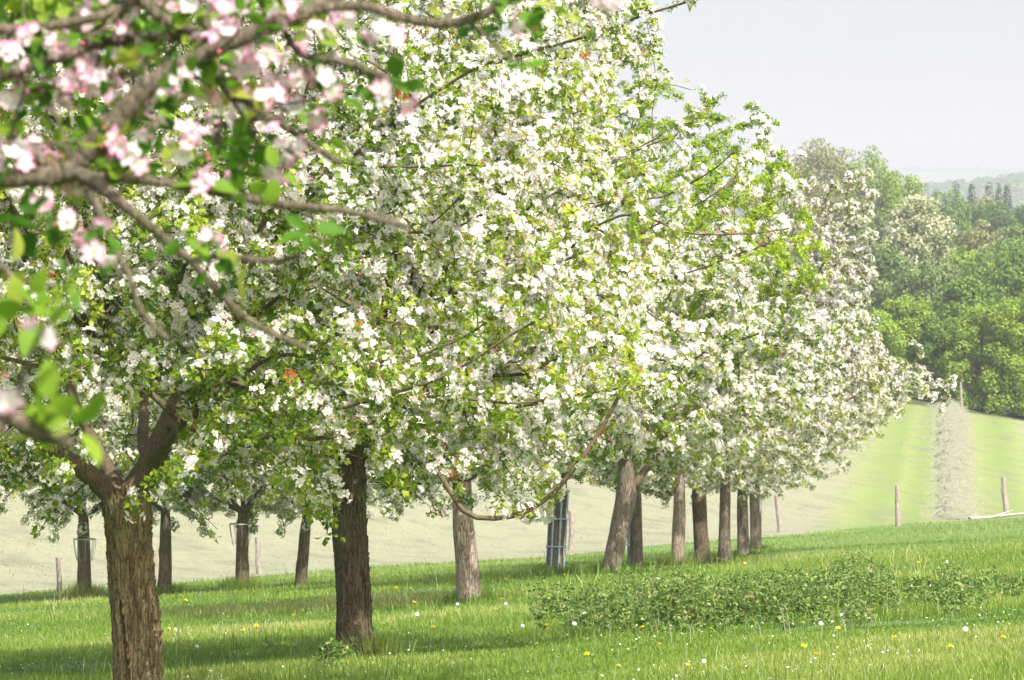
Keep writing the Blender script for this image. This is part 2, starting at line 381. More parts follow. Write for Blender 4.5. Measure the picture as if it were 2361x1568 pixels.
def add_flower(tb, r, c_, nrm, size, hi=False, pink=0.):
    nrm = unit(nrm); a = unit(np.cross(nrm, r.normal(size=3))); b = np.cross(nrm, a); o = r.uniform(0, 6.28)
    cup = r.uniform(.15, .8)
    for k in range(5):
        t = o+k*2*math.pi/5+r.normal()*.08; d = a*math.cos(t)+b*math.sin(t)
        V, F, A = petal(c_+d*size*.05, unit(d+nrm*cup*.45), nrm, size*.5*r.uniform(.9, 1.1), size*.40*r.uniform(.85, 1.1), hi, cup*.6)
        tb.add(V, F, 0, A*pink if hi else A*pink)
    q = size*(.09 if hi else .075); z = nrm*size*.1
    tb.add(np.array([c_+a*q+z, c_+b*q+z, c_-a*q+z, c_-b*q+z, c_+nrm*size*.2]), np.array([[0, 1, 4, 4], [1, 2, 4, 4], [2, 3, 4, 4], [3, 0, 4, 4]])[:, :4] if False else np.array([[0, 1, 2, 3]]), 1, 0.)
def add_bud(tb, r, c_, d, size):
    d = unit(d); a = unit(np.cross(d, r.normal(size=3))); b = np.cross(d, a); q = size*.5
    V = np.array([c_, c_+d*size*.5+a*q, c_+d*size*.5+b*q, c_+d*size*.5-a*q, c_+d*size*.5-b*q, c_+d*size*1.1])
    tb.add(V, np.array([[0, 1, 5, 2], [0, 2, 5, 3], [0, 3, 5, 4], [0, 4, 5, 1]]), 2, 1.)
def cluster_t(r, nfl, size=.052, hi=False, pink=(0, .5), buds=.15, spread=.045):
    tb = TB()
    for k in range(nfl):
        d = unit(r.normal(size=3)*[1, 1, .8]+[0, 0, 1.0])
        if r.random() < buds: add_bud(tb, r, d*spread*.8, d, size*.28)
        else: add_flower(tb, r, d*spread*r.uniform(.7, 1.2), unit(d+r.normal(size=3)*.3), size*r.uniform(.85, 1.15), hi, r.uniform(*pink))
    return tb.out()
def rosette_t(r, nl, L=.05, hi=False, droop=.1):
    tb = TB()
    for k in range(nl):
        t = k*2.4+r.normal()*.3; el = r.uniform(-.3, 1.1)
        d = np.array([math.cos(t)*math.cos(el), math.sin(t)*math.cos(el), math.sin(el)])
        nr = unit(np.array([0, 0, 1.])+r.normal(size=3)*.5); l_ = L*r.uniform(.6, 1.2)
        V, F = leaf(d*.012, unit(d+[0, 0, -droop]), nr, l_, l_*r.uniform(.5, .65), r.uniform(.05, .35), hi)
        tb.add(V, F, 0, 0.)
    return tb.out()

# ------------------------------------------------------------------ growing a tree
def grow(P0, par0, att, step=.14, dk=.22, iters=90, jit=.25, r=None, up=.05, maxn=14000):
    P = list(P0); par = list(par0); A = att.copy(); nc = {}
    arr = np.array(P); D = np.linalg.norm(A[:, None]-arr[None], axis=2); ni = D.argmin(1); nd = D.min(1)
    for it in range(iters):
        k = nd > dk; A = A[k]; ni = ni[k]; nd = nd[k]
        if not len(A) or len(P) > maxn: break
        arr = np.array(P); dv = (A-arr[ni])/nd[:, None]
        acc = np.zeros((len(P), 3)); np.add.at(acc, ni, dv); idx = np.unique(ni); new = []
        for i in idx:
            if nc.get(i, 0) >= 3: continue
            d = acc[i]/(np.linalg.norm(acc[i])+1e-9)+r.normal(size=3)*jit; d[2] += up
            nc[i] = nc.get(i, 0)+1; new.append(P[i]+unit(d)*step); par.append(i)
        if not new: break
        s = len(P); P += new; nw = np.array(new); D = np.linalg.norm(A[:, None]-nw[None], axis=2); j = D.argmin(1); dd = D[np.arange(len(A)), j]
        b = dd < nd; ni[b] = j[b]+s; nd[b] = dd[b]
    return np.array(P), np.array(par)

def radii(P, par, tip=.0035, ex=2.25):
    a = np.zeros(len(P)); ch = np.zeros(len(P), int)
    for i in range(len(P)-1, 0, -1):
        if a[i] == 0: a[i] = tip**ex
        if par[i] >= 0: a[par[i]] += a[i]; ch[par[i]] += 1
    a[a == 0] = tip**ex
    return a**(1/ex), ch

def wood_mesh(P, par, rad, bag, fat=1.0):
    kids = [[] for _ in P]
    for i, p_ in enumerate(par):
        if p_ >= 0: kids[p_].append(i)
    stack = [i for i, p_ in enumerate(par) if p_ < 0]
    starts = [(-1, s) for s in stack]
    while starts:
        p_, i = starts.pop(); ch = [] if p_ < 0 else [p_]; ch.append(i)
        while kids[i]:
            ks = sorted(kids[i], key=lambda q: -rad[q])
            for q in ks[1:]: starts.append((i, q))
            i = ks[0]; ch.append(i)
        if len(ch) < 2: continue
        rr = rad[ch].copy()
        if p_ >= 0: rr[0] = min(rr[0], rr[1]*1.25)
        pts = P[ch].copy()
        if len(pts) > 4: pts[1:-1] = .5*pts[1:-1]+.25*(pts[:-2]+pts[2:])
        mx = rr.max(); sides = 12 if mx > .06 else 8 if mx > .03 else 5 if mx > .012 else 3
        V, F = tube(pts, rr*fat, sides); bag.add(V, F)

def envelope(n_, Rm, hb, H, seed, umax=.3, bot=.35, squash=(1, 1), power=2.4, ragged=.16, off=(0, 0)):
    r = np.random.default_rng(seed); u = r.random(n_*3)**.9; nz = sine_noise(seed+5, 7, 2.2)
    prof = np.where(u < umax, bot+(1-bot)*(np.clip(u/umax, 0, 1))**.7, np.sqrt(np.clip(1-((u-umax)/(1-umax))**2, 0, 1))**.95)
    keep = r.random(len(u)) < prof**1.3; u = u[keep][:n_]; prof = prof[keep][:n_]
    th = r.uniform(0, 2*math.pi, len(u)); rho = r.random(len(u))**(1/power)
    q = np.stack([np.cos(th), np.sin(th), u*2.2], -1); f = 1+ragged*nz(q)
    h = hb+(H-hb)*u*(1+.07*nz(q+3)) + .0
    rr = Rm*prof*rho*f
    return np.stack([rr*np.cos(th)*squash[0]+off[0]*u, rr*np.sin(th)*squash[1]+off[1]*u, h + .18*nz(q*1.7)], -1)

def resample(pts, step):
    P = catmull(pts, 24); s = np.concatenate([[0], np.cumsum(np.linalg.norm(np.diff(P, axis=0), axis=1))])
    t = np.arange(0, s[-1], step); return np.stack([np.interp(t, s, P[:, k]) for k in range(3)], -1)

def tree_wood(base, top, limbs, att, seed, step=.14, dk=.22, limb_r=None, fat=1.0, tip=.0046, jit=.25, extra=None):
    """limbs: list of polylines (local coords, start at the trunk top). Returns nodes, parents, radii and number of forced nodes"""
    r = np.random.default_rng(seed); P = [np.array(top, float)]; par = [-1]; forced = {}
    for li, L in enumerate(limbs):
        q = resample(np.array(L), step); last = 0
        r0, r1 = limb_r[li]
        q[2:-1] += r.normal(size=(max(len(q)-3, 0), 3))*.014
        for k in range(len(q)):
            if k == 0 and np.linalg.norm(q[0]-P[0]) < step*1.5: q0 = True; forced[0] = max(forced.get(0, 0), r0); continue
            if k == 0: last = int(np.argmin([np.linalg.norm(q[0]-p_) for p_ in P]))
            P.append(q[k]); par.append(last); last = len(P)-1; forced[last] = r0+(r1-r0)*(k/len(q))**.55
    P, par = grow(P, par, att, step, dk, r=r, jit=jit)
    rad, ch = radii(P, par, tip)
    rad = rad*fat
    for i, v in forced.items(): rad[i] = max(v, 0)
    for i in range(1, len(P)):
        if i not in forced: rad[i] = min(rad[i], rad[par[i]]*.92)
    return P, par, rad

def sites(P, par, rad, n_, r, rth=.014, cen=(0, 0, 3), off=(.02, .09), dens=None):
    i = np.nonzero((rad < rth) & (par >= 0))[0]
    wt = np.ones(len(i)) if dens is None else dens(P[i])
    wt = wt*(1+1.0*(rad[i] < .006)); wt = wt/wt.sum()
    k = r.choice(i, n_, p=wt); t = r.random(n_)[:, None]; p = P[k]*(1-t)+P[par[k]]*t
    out_ = p-np.array(cen); out_ /= np.linalg.norm(out_, axis=1)[:, None]+1e-9
    rn = r.normal(size=(n_, 3)); d = rn+out_*.7+np.array([0, 0, .5]); d /= np.linalg.norm(d, axis=1)[:, None]
    q = p+d*r.uniform(*off, n_)[:, None]
    nrm = d*.8+out_*.6+np.array([0, 0, .35])+r.normal(size=(n_, 3))*.25
    return p, q, nrm

def spur_mesh(bag, p, q, rr=.0022):
    d = q-p; L = np.linalg.norm(d, axis=1)[:, None]+1e-9; d = d/L; a = np.cross(d, np.array([[.3, .5, .8]])); a /= np.linalg.norm(a, axis=1)[:, None]+1e-9
    b = np.cross(d, a); n_ = len(p); V = []
    for t in (0, 2.094, 4.189): V.append(p+(a*math.cos(t)+b*math.sin(t))*rr*1.3)
    for t in (0, 2.094, 4.189): V.append(q+(a*math.cos(t)+b*math.sin(t))*rr*.7)
    V = np.stack(V, 1).reshape(-1, 3); F0 = np.array([[0, 1, 4, 3], [1, 2, 5, 4], [2, 0, 3, 5]])
    bag.add(V, (F0[None]+(np.arange(n_)*6)[:, None, None]).reshape(-1, 4))

rt = np.random.default_rng(11)
T_CL = [cluster_t(rt, k, size=.047, pink=(0, .95), buds=.08, spread=.055) for k in (6, 6, 7, 7, 8, 9, 5, 6, 7, 8)]
T_CLF = [cluster_t(rt, k, size=.060, pink=(0, .6), buds=.05, spread=.066) for k in (6, 6, 7, 7, 8)]
T_RO = [rosette_t(rt, k) for k in (4, 5, 6, 6, 7, 5)]
T_ROF = [rosette_t(rt, k, L=.062) for k in (4, 5, 5, 6)]

def dress(parent, P, par, rad, ncl, nro, seed, cen, leafm, lod=0, dens_c=None, dens_l=None, cs=1.0, ls=1.0, petalm=None, bark=None, rth=.014):
    r = np.random.default_rng(seed); bag = Bag(); wood_mesh(P, par, rad, bag)
    c1 = sine_noise(seed+20, 7, 2.6); c2 = sine_noise(seed+21, 7, 6.5)
    clump = lambda Q: (dens_c(Q) if dens_c else 1.0)*(.22+1/(1+np.exp(-2.6*(.75*c1(Q)+.75*c2(Q)-.1))))
    p, q, nr = sites(P, par, rad, ncl, r, rth, cen, (.02, .08), clump)
    spur_mesh(bag, p, q)
    V, F, M, A, T = scatter(T_CLF if lod else T_CL, q, basis(nr, r.uniform(0, 6.28, ncl)), r.uniform(.75, 1.25, ncl)*cs, r)
    T = np.clip(T, 0, 1); A = A*(.25+.9*T)
    crown = None
    p2, q2, nr2 = sites(P, par, rad, nro, r, rth*1.2, cen, (.01, .10), dens_l)
    spur_mesh(bag, p2[::2], q2[::2], .0016)
    bag.build('branches', bark or M_TWIG, parent)
    tt = np.concatenate([r.random(ncl), r.random(nro)])
    # shoots of one limb share a tone
    tone = sine_noise(seed+9, 5, 1.1)(np.concatenate([q, q2]))*.16
    V2, F2, M2, A2, T2 = scatter(T_ROF if lod else T_RO, np.concatenate([q, q2]), basis(np.concatenate([nr, nr2]), r.uniform(0, 6.28, ncl+nro)),
                                 r.uniform(.7, 1.25, ncl+nro)*ls, r, np.where(tt > .996, tt, np.clip(tt*.92+tone*.8, 0, .90)))
    mesh('crown', V2, F2, leafm, parent, mi=M2, attrs={'tint': T2})
    mesh('blossom', V, F, [petalm or M_PETAL, M_STAMEN, M_BUD], parent, mi=M, attrs={'pink': A})
    return q

def clear_fork(A, rr=1.1, h=2.2, front=True):
    k = (np.hypot(A[:, 0], A[:, 1]+(.7 if front else 0)) < rr) & (A[:, 2] < h); return A[~k]
APPLES = 'apple trees in blossom'
def L3(base, pts, Y=None):                      # picture points (x, y, depth offset) to tree-local points
    return [W(x, y, base[1]+dy)-base for x, y, dy in pts]
def auto_limbs(r, top, Rm, H, k=5, lo=.35, hi=.75):
    out_ = []; o = r.uniform(0, 6.28)
    for i in range(k):
        t = o+i*2*math.pi/k+r.normal()*.2; rr = Rm*r.uniform(.4, .62); h1 = top[2]+(H-top[2])*r.uniform(lo, hi)*.6
        e = np.array([top[0]+math.cos(t)*rr, top[1]+math.sin(t)*rr, h1]); m_ = (np.array(top)+e)/2+[0, 0, -.12]+r.normal(size=3)*.06
        out_.append([np.array(top), m_, e])
    out_.append([np.array(top), np.array(top)+[.05, 0, (H-top[2])*.3], np.array(top)+[.15, .1, (H-top[2])*.6]])
    return out_

# ---- tree 1: the near left trunk
def arcs(limbs, lr, r, n_, x, y, dy, off0, tgt):
    # long arching branches on the side facing the path
    for k in range(n_):
        a = np.array([r.uniform(*x), r.uniform(*dy), r.uniform(*y)]); o_ = np.array(off0)
        st = o_+(a-o_)*.25; L = r.uniform(.8, 1.9); hd = unit([np.sign(a[0]-o_[0]+.2)*1.0, -.25+r.normal()*.2, r.uniform(-.15, .75)])
        e = a+hd*L; m_ = (a+e)/2+np.array([0, 0, r.uniform(-.22, .05)])
        limbs.append([st, (st+a)/2+[0, 0, r.uniform(-.15, .15)], a, m_, e]); lr.append((.021, .0065))
b1 = W(318, 1633, 25.7)
t1 = empty('apple_tree', b1, 'apple tree with the thickest trunk, brown and forking into heavy limbs, at lower left', 'tree', APPLES)
tp = L3(b1, [(322, 1650, 0), (318, 1568, 0), (312, 1450, 0), (303, 1320, 0), (296, 1215, 0), (291, 1165, 0), (291, 1125, 0)])
V, F = trunk_mesh(tp, [.165, .158, .154, .152, .156, .168, .12], 21, rows=40, sides=120, furrow=[(-2.0, .15, .75, .11, .30), (-.95, .2, 1.0, .20, .22), (-1.35, .6, 1.05, .10, .22), (-1.2, .05, .4, .08, .18)])
W_, F_ = plates(V, 120, 1300, 5, (.012, .04)); mesh('trunk', np.vstack([V, W_]), np.vstack([F, F_+len(V)]), M_BARK1, t1, smooth=False)
limbs = [L3(b1, [(285, 1170, 0), (205, 1090, -.1), (110, 1030, -.2), (0, 940, -.4), (-120, 800, -.5)]),
         L3(b1, [(290, 1165, 0), (250, 1080, .15), (205, 990, .3), (150, 860, .5), (110, 700, .6)]),
         L3(b1, [(300, 1165, 0), (345, 1070, 0), (385, 980, .1), (450, 840, .3), (560, 640, .4), (640, 420, .3)]),
         L3(b1, [(340, 1080, .1), (330, 900, .8), (330, 700, 1.2), (300, 400, 1.4)]),
         L3(b1, [(430, 870, .2), (560, 740, -.5), (740, 610, -.9), (900, 520, -1.0)]),
         L3(b1, [(352, 1060, -.1), (480, 900, -1.0), (600, 760, -1.8)])]
lr = [(.098, .018), (.072, .015), (.122, .013), (.05, .014), (.03, .010), (.035, .010)]
att = clear_fork(envelope(3200, 3.3, 1.0, 6.6, 31, off=(.3, .2), ragged=.13), 1.15, 2.05)
arm1 = L3(b1, [(400, 985, 0), (480, 1003, -1.0), (560, 1005, -1.2), (660, 1012, -1.3), (760, 1004, -1.4), (830, 985, -1.4), (880, 950, -1.4)])
limbs.append([limbs[2][2]]+arm1); lr.append((.026, .012))
arcs(limbs, lr, np.random.default_rng(61), 16, (-2.2, 2.2), (1.7, 4.2), (-2.6, -1.2), (0, -.3, 2.1), None)
att = np.vstack([att, np.random.default_rng(4).uniform([-1.5, -2.1, 1.95], [1.7, -.6, 3.5], (650, 3)), np.random.default_rng(6).uniform([.1, -1.4, 1.85], [1.2, -.35, 3.1], (380, 3))])
P, par, rad = tree_wood(b1, tp[-2], limbs, att, 41, limb_r=lr)
def view_dens(base, back=.35):                  # the side away from the orchard path bears less
    return lambda Q: np.clip(np.where(Q[:, 1] > .8, back, 1.0)*np.where(Q[:, 2]+base[2] > 3.3, .35, 1.0), .05, 1)
def fl(base, lo=.35, h0=1.0, h1=2.6, pw=1.0):
    vd = view_dens(base); return lambda Q: vd(Q)*(lo+(1-lo)*np.clip((Q[:, 2]-h0)/(h1-h0), 0, 1)**pw)
dress(t1, P, par, rad, 8600, 13000, 51, (0, 0, 3), M_LEAF, dens_c=fl(b1, .3, 1.2, 3.2), dens_l=view_dens(b1), bark=M_TWIG)

# ---- tree 2: the dark straight trunk, whose crown fills the middle
b2 = W(820, 1518, 33)
t2 = empty('apple_tree', b2, 'apple tree with straight dark trunk, wide white crown and its foot in shade', 'tree', APPLES)
tp = L3(b2, [(821, 1530, 0), (820, 1500, 0), (816, 1400, 0), (811, 1250, 0), (810, 1120, 0), (812, 1040, 0)])
V, F = trunk_mesh(tp, [.155, .150, .146, .138, .128, .10], 22, rows=36, sides=110, rough=.8, furrow=[(-.75, -.1, .8, .10, .16)])
W_, F_ = plates(V, 110, 900, 6, (.012, .035)); mesh('trunk', np.vstack([V, W_]), np.vstack([F, F_+len(V)]), M_BARK2, t2, smooth=False)
limbs = [L3(b2, [(812, 1090, 0), (700, 940, -.4), (560, 760, -.7), (420, 560, -.8)]),
         L3(b2, [(812, 1070, 0), (850, 880, -.5), (900, 640, -1.0), (960, 360, -1.2)]),
         L3(b2, [(812, 1070, 0), (930, 900, -.3), (1080, 740, -.9), (1240, 600, -1.2), (1360, 450, -1.0)]),
         L3(b2, [(815, 1080, 0), (960, 960, .5), (1160, 850, .8), (1380, 700, .6), (1500, 580, .3)]),
         L3(b2, [(812, 1060, 0), (780, 820, .9), (760, 500, 1.2), (800, 200, 1.0)]),
         L3(b2, [(812, 1080, 0), (880, 930, -.8), (1000, 860, -1.6), (1150, 740, -2.1)]),
         L3(b2, [(830, 1040, 0), (900, 950, -.9), (960, 1010, -1.5), (1010, 1090, -1.8), (1060, 1165, -1.9), (1110, 1200, -1.9), (1180, 1195, -1.8), (1260, 1150, -1.8),
                 (1340, 1060, -1.8), (1400, 970, -1.8), (1450, 870, -1.9), (1490, 780, -2)]),
         L3(b2, [(1080, 740, -.9), (1020, 560, -1.4), (1100, 380, -1.6), (1200, 260, -1.4)])]
lr = [(.06, .02), (.07, .02), (.06, .018), (.05, .018), (.06, .02), (.045, .015), (.032, .016), (.03, .012)]
arcs(limbs, lr, np.random.default_rng(62), 22, (-1.8, 2.3), (1.8, 4.3), (-2.9, -1.3), (.3, -.3, 2.3), None)
att = envelope(3900, 3.05, 1.3, 6.9, 32, off=(.0, -.2), ragged=.09, squash=(1.06, .95), umax=.33) + [.35, 0, 0]; zone = (att[:, 0] > 2.0) & (att[:, 2] > 2.8) & (att[:, 2] < 4.9); att = att[~(zone & (rng.random(len(att)) < .8))]; att = att[~((att[:, 0] > 2.5) & (att[:, 2] > 4.7))]; att = clear_fork(att, .9, 1.75)
lw = resample(np.array(limbs[6]), .12); r4 = np.random.default_rng(14); lw = lw[len(lw)//4:]; att = np.vstack([att, lw[r4.integers(0, len(lw), 34)]+r4.normal(size=(34, 3))*[.12, .12, .08]+[0, 0, .14]])
P, par, rad = tree_wood(b2, tp[-1], limbs, att, 42, limb_r=lr)
dress(t2, P, par, rad, 19500, 10500, 52, (0, 0, 3), M_LEAF, dens_c=lambda Q: fl(b2, .22, 1.5, 3.2)(Q)*np.where((Q[:, 0] > 1.8) & (Q[:, 2] > 2.8) & (Q[:, 2] < 5.0), .16, 1), dens_l=lambda Q: view_dens(b2)(Q)*np.where((Q[:, 0] > 1.8) & (Q[:, 2] > 2.8) & (Q[:, 2] < 5.0), .16, 1), cs=1.05)

# ---- tree 3: pale sunlit trunk
b3 = W(1082, 1393, 52)
t3 = empty('apple_tree', b3, 'apple tree on a pale dappled trunk, standing in the curve of the long drooping branch', 'tree', APPLES)
tp = L3(b3, [(1084, 1402, 0), (1082, 1380, 0), (1078, 1300, 0), (1068, 1200, 0), (1066, 1110, 0)])
V, F = trunk_mesh(tp, [.165, .160, .145, .135, .12], 23, rows=30, sides=80, rough=.6)
mesh('trunk', V, F, M_BARK3, t3, smooth=True)
r = np.random.default_rng(3)
top = tp[-1]; limbs = auto_limbs(r, top, 2.9, 6.3); lr = [(.06, .02)]*6
att = envelope(2400, 3.1, 1.5, 7.0, 33, off=(.1, 0), ragged=.13)+[-.5, 0, 0]
P, par, rad = tree_wood(b3, top, limbs, att, 43, limb_r=lr, step=.17, dk=.26)
dress(t3, P, par, rad, 9500, 12500, 53, (0, 0, 3), M_LEAF, lod=1, dens_c=fl(b3, .3, 1.5, 3), cs=.95, ls=.9)

# ---- tree 4: fresh green, inside a blue guard
b4 = W(1278, 1332, 66)
t4 = empty('apple_tree', b4, 'fresh green leafy apple tree with few flowers, trunk caged in blue grey bars', 'tree', APPLES)
tp = L3(b4, [(1277, 1340, 0), (1278, 1325, 0), (1281, 1250, 0), (1287, 1170, 0), (1292, 1090, 0)])
V, F = trunk_mesh(tp, [.148, .145, .14, .14, .11], 24, rows=24, sides=60, rough=.6)
mesh('trunk', V, F, M_BARKG, t4, smooth=True)
limbs = auto_limbs(r, tp[-1], 3.8, 7.5); lr = [(.06, .02)]*6
att = envelope(2600, 3.5, 1.7, 8.2, 34, off=(.7, 0), ragged=.11, umax=.45)+[.6, 0, 0]
P, par, rad = tree_wood(b4, tp[-1], limbs, att, 44, limb_r=lr, step=.18, dk=.28)
dress(t4, P, par, rad, 420, 27000, 54, (0, 0, 4), M_LEAFG, lod=1, ls=1.05)

# ---- tree 5: leaning forked trunk
b5 = W(1408, 1325, 64)
t5 = empty('apple_tree', b5, 'apple tree whose forked trunk leans to the right, next to the blue grey tree cage', 'tree', APPLES)
tp = L3(b5, [(1405, 1332, 0), (1408, 1318, 0), (1425, 1240, 0), (1442, 1160, 0), (1446, 1120, 0), (1442, 1060, 0)])
V, F = trunk_mesh(tp, [.15, .145, .15, .165, .15, .11], 25, rows=20, sides=60, rough=.5)
mesh('trunk', V, F, M_BARKG, t5, smooth=True)
limbs = auto_limbs(r, tp[-1], 3.4, 7)+[L3(b5, [(1448, 1150, 0), (1468, 1115, 0), (1492, 1075, .2), (1560, 1000, .5)])]; lr = [(.06, .02)]*6+[(.10, .03)]
att = envelope(1700, 3.0, 1.7, 5.6, 35, off=(.7, .3))+[.6, .5, 0]
P, par, rad = tree_wood(b5, tp[-1], limbs, att, 45, limb_r=lr, step=.18, dk=.3)
dress(t5, P, par, rad, 5000, 8500, 55, (0, 0, 3), M_LEAF, lod=1)

# ---- tree 7: makes the right-hand outline
b7 = W(1620, 1307, 80)
t7 = empty('apple_tree', b7, 'tall apple tree whose olive and white crown reaches furthest right, stout dark trunk', 'tree', APPLES)
tp = L3(b7, [(1622, 1315, 0), (1620, 1300, 0), (1616, 1200, 0), (1614, 1120, 0), (1616, 1060, 0)])
V, F = trunk_mesh(tp, [.16, .155, .15, .145, .12], 27, rows=20, sides=60, rough=.6)
mesh('trunk', V, F, M_BARK2, t7, smooth=True)
limbs = auto_limbs(r, tp[-1], 4.4, 8); lr = [(.07, .02)]*6
limbs += [[tp[-1], tp[-1]+[1.2, -.3, .5], tp[-1]+[2.7, -.6, 1.1], tp[-1]+[4.1, -.7, 1.9]], [tp[-1], tp[-1]+[1.0, .2, 1.6], tp[-1]+[2.0, .1, 3.0], tp[-1]+[2.7, 0, 4.4]], [tp[-1], tp[-1]+[.5, .2, 2.2], tp[-1]+[1.1, .1, 3.6], tp[-1]+[1.5, 0, 4.9]]]
lr += [(.06, .02)]*3
att = np.concatenate([envelope(2500, 3.7, 1.7, 8.4, 37, off=(.4, 0), umax=.32, ragged=.10)+[.35, 0, 0],
                      tp[-1]+np.array([3.0, -.2, 4.7])+np.clip(rng.normal(size=(300, 3)), -1.6, 1.3)*[.42, .6, .85],
                      tp[-1]+np.array([3.8, -.5, 1.6])+rng.normal(size=(170, 3))*[.55, .5, .32],
                      tp[-1]+np.array([1.6, .1, 5.4])+np.clip(rng.normal(size=(40, 3)), -1.5, 1.2)*[.5, .4, .4]])
P, par, rad = tree_wood(b7, tp[-1], limbs, att, 47, limb_r=lr, step=.2, dk=.28)
dress(t7, P, par, rad, 10500, 13500, 57, (0, 0, 4), M_LEAFO, lod=1, cs=1.0, ls=.95)

# ---- prototypes for the remaining trees of the rows
def proto(base, label, px, wpx, seed, Rm, H, bark, leafm, hb=1.6, ncl=4800, nro=7500, off=(.5, 0)):
    b = W(base[0], base[1], base[2]); k = base[2]/FPX
    t = empty('apple_tree', b, label, 'tree', APPLES)
    tp = L3(b, [(px[0][0]+1, px[0][1]+8, 0)]+[(x, y, 0) for x, y in px]); rr = [w_*k/2 for w_ in wpx]; rr = [rr[0]*1.02]+rr
    V, F = trunk_mesh(tp, rr, seed, rows=18, sides=56, rough=.6); mesh('trunk', V, F, bark, t, smooth=True)
    r = np.random.default_rng(seed); limbs = auto_limbs(r, tp[-1], Rm, H)
    att = envelope(1500, Rm, hb, H, seed+2, off=off)
    P, par, rad = tree_wood(b, tp[-1], limbs, att, seed+3, limb_r=[(.055, .018)]*6, step=.2, dk=.33)
    dress(t, P, par, rad, ncl, nro, seed+4, (0, 0, 3.5), leafm, lod=1, cs=1.15, ls=1.15)
    return t
t10 = proto((1743, 1268, 104), 'farthest apple tree, rightmost of the trunks, beside the thin bent fence post', [(1743, 1268), (1742, 1200), (1740, 1140), (1740, 1080)], [26, 24, 22, 18], 70, 3.6, 7.5, M_BARKG, M_LEAFO)
tL1 = proto((196, 1382, 76), 'back row apple tree with a wire basket on its trunk, left of the thickest trunk', [(196, 1382), (194, 1300), (192, 1240), (192, 1190)], [32, 30, 28, 22], 80, 3.6, 6.5, M_BARK2, M_LEAF, hb=1.3)

def copy_tree(src, base, label, rz, s=1.0, bark=None, ch_s=(1, 1, 1)):
    o = src.copy(); COL.objects.link(o); o.location = [float(v) for v in base]; o.rotation_euler = (0, 0, rz); o.scale = (s*ch_s[0], s*ch_s[1], s*ch_s[2]); o['label'] = label
    for c_ in src.children:
        d = c_.copy(); COL.objects.link(d); d.parent = o
        if bark and c_.name.startswith('trunk'): d.data = d.data.copy(); d.data.materials[0] = bark
    return o
copy_tree(t10, W(1467, 1320, 76), 'apple tree behind the leaning forked trunk, a blue bar up its left side', 1.1, .92)
copy_tree(t10, W(1563, 1318, 73), 'apple tree on a slender pale reddish trunk, between the leaning and the stout dark trunks', 2.5, .84, M_BARK3)
copy_tree(t10, W(1670, 1296, 88), 'apple tree with a thin very dark trunk, first one right of the stout trunk', 3.9, .96)
copy_tree(t10, W(1714, 1294, 94), 'apple tree with slightly tilted grey trunk, between the thin dark trunk and the farthest', 5.2, .96)
copy_tree(tL1, W(380, 1372, 76), 'back row apple tree with its trunk half hidden just right of the thickest trunk', 1.9, 1.0)
copy_tree(tL1, W(557, 1364, 76), 'back row apple tree with a wire basket, midway between the two nearest trunks', 3.6, .95)
copy_tree(tL1, W(693, 1354, 77), 'slim back row apple tree leaning right, just left of the straight dark trunk', 5.0, .88).rotation_euler = (0, R(6), 0)

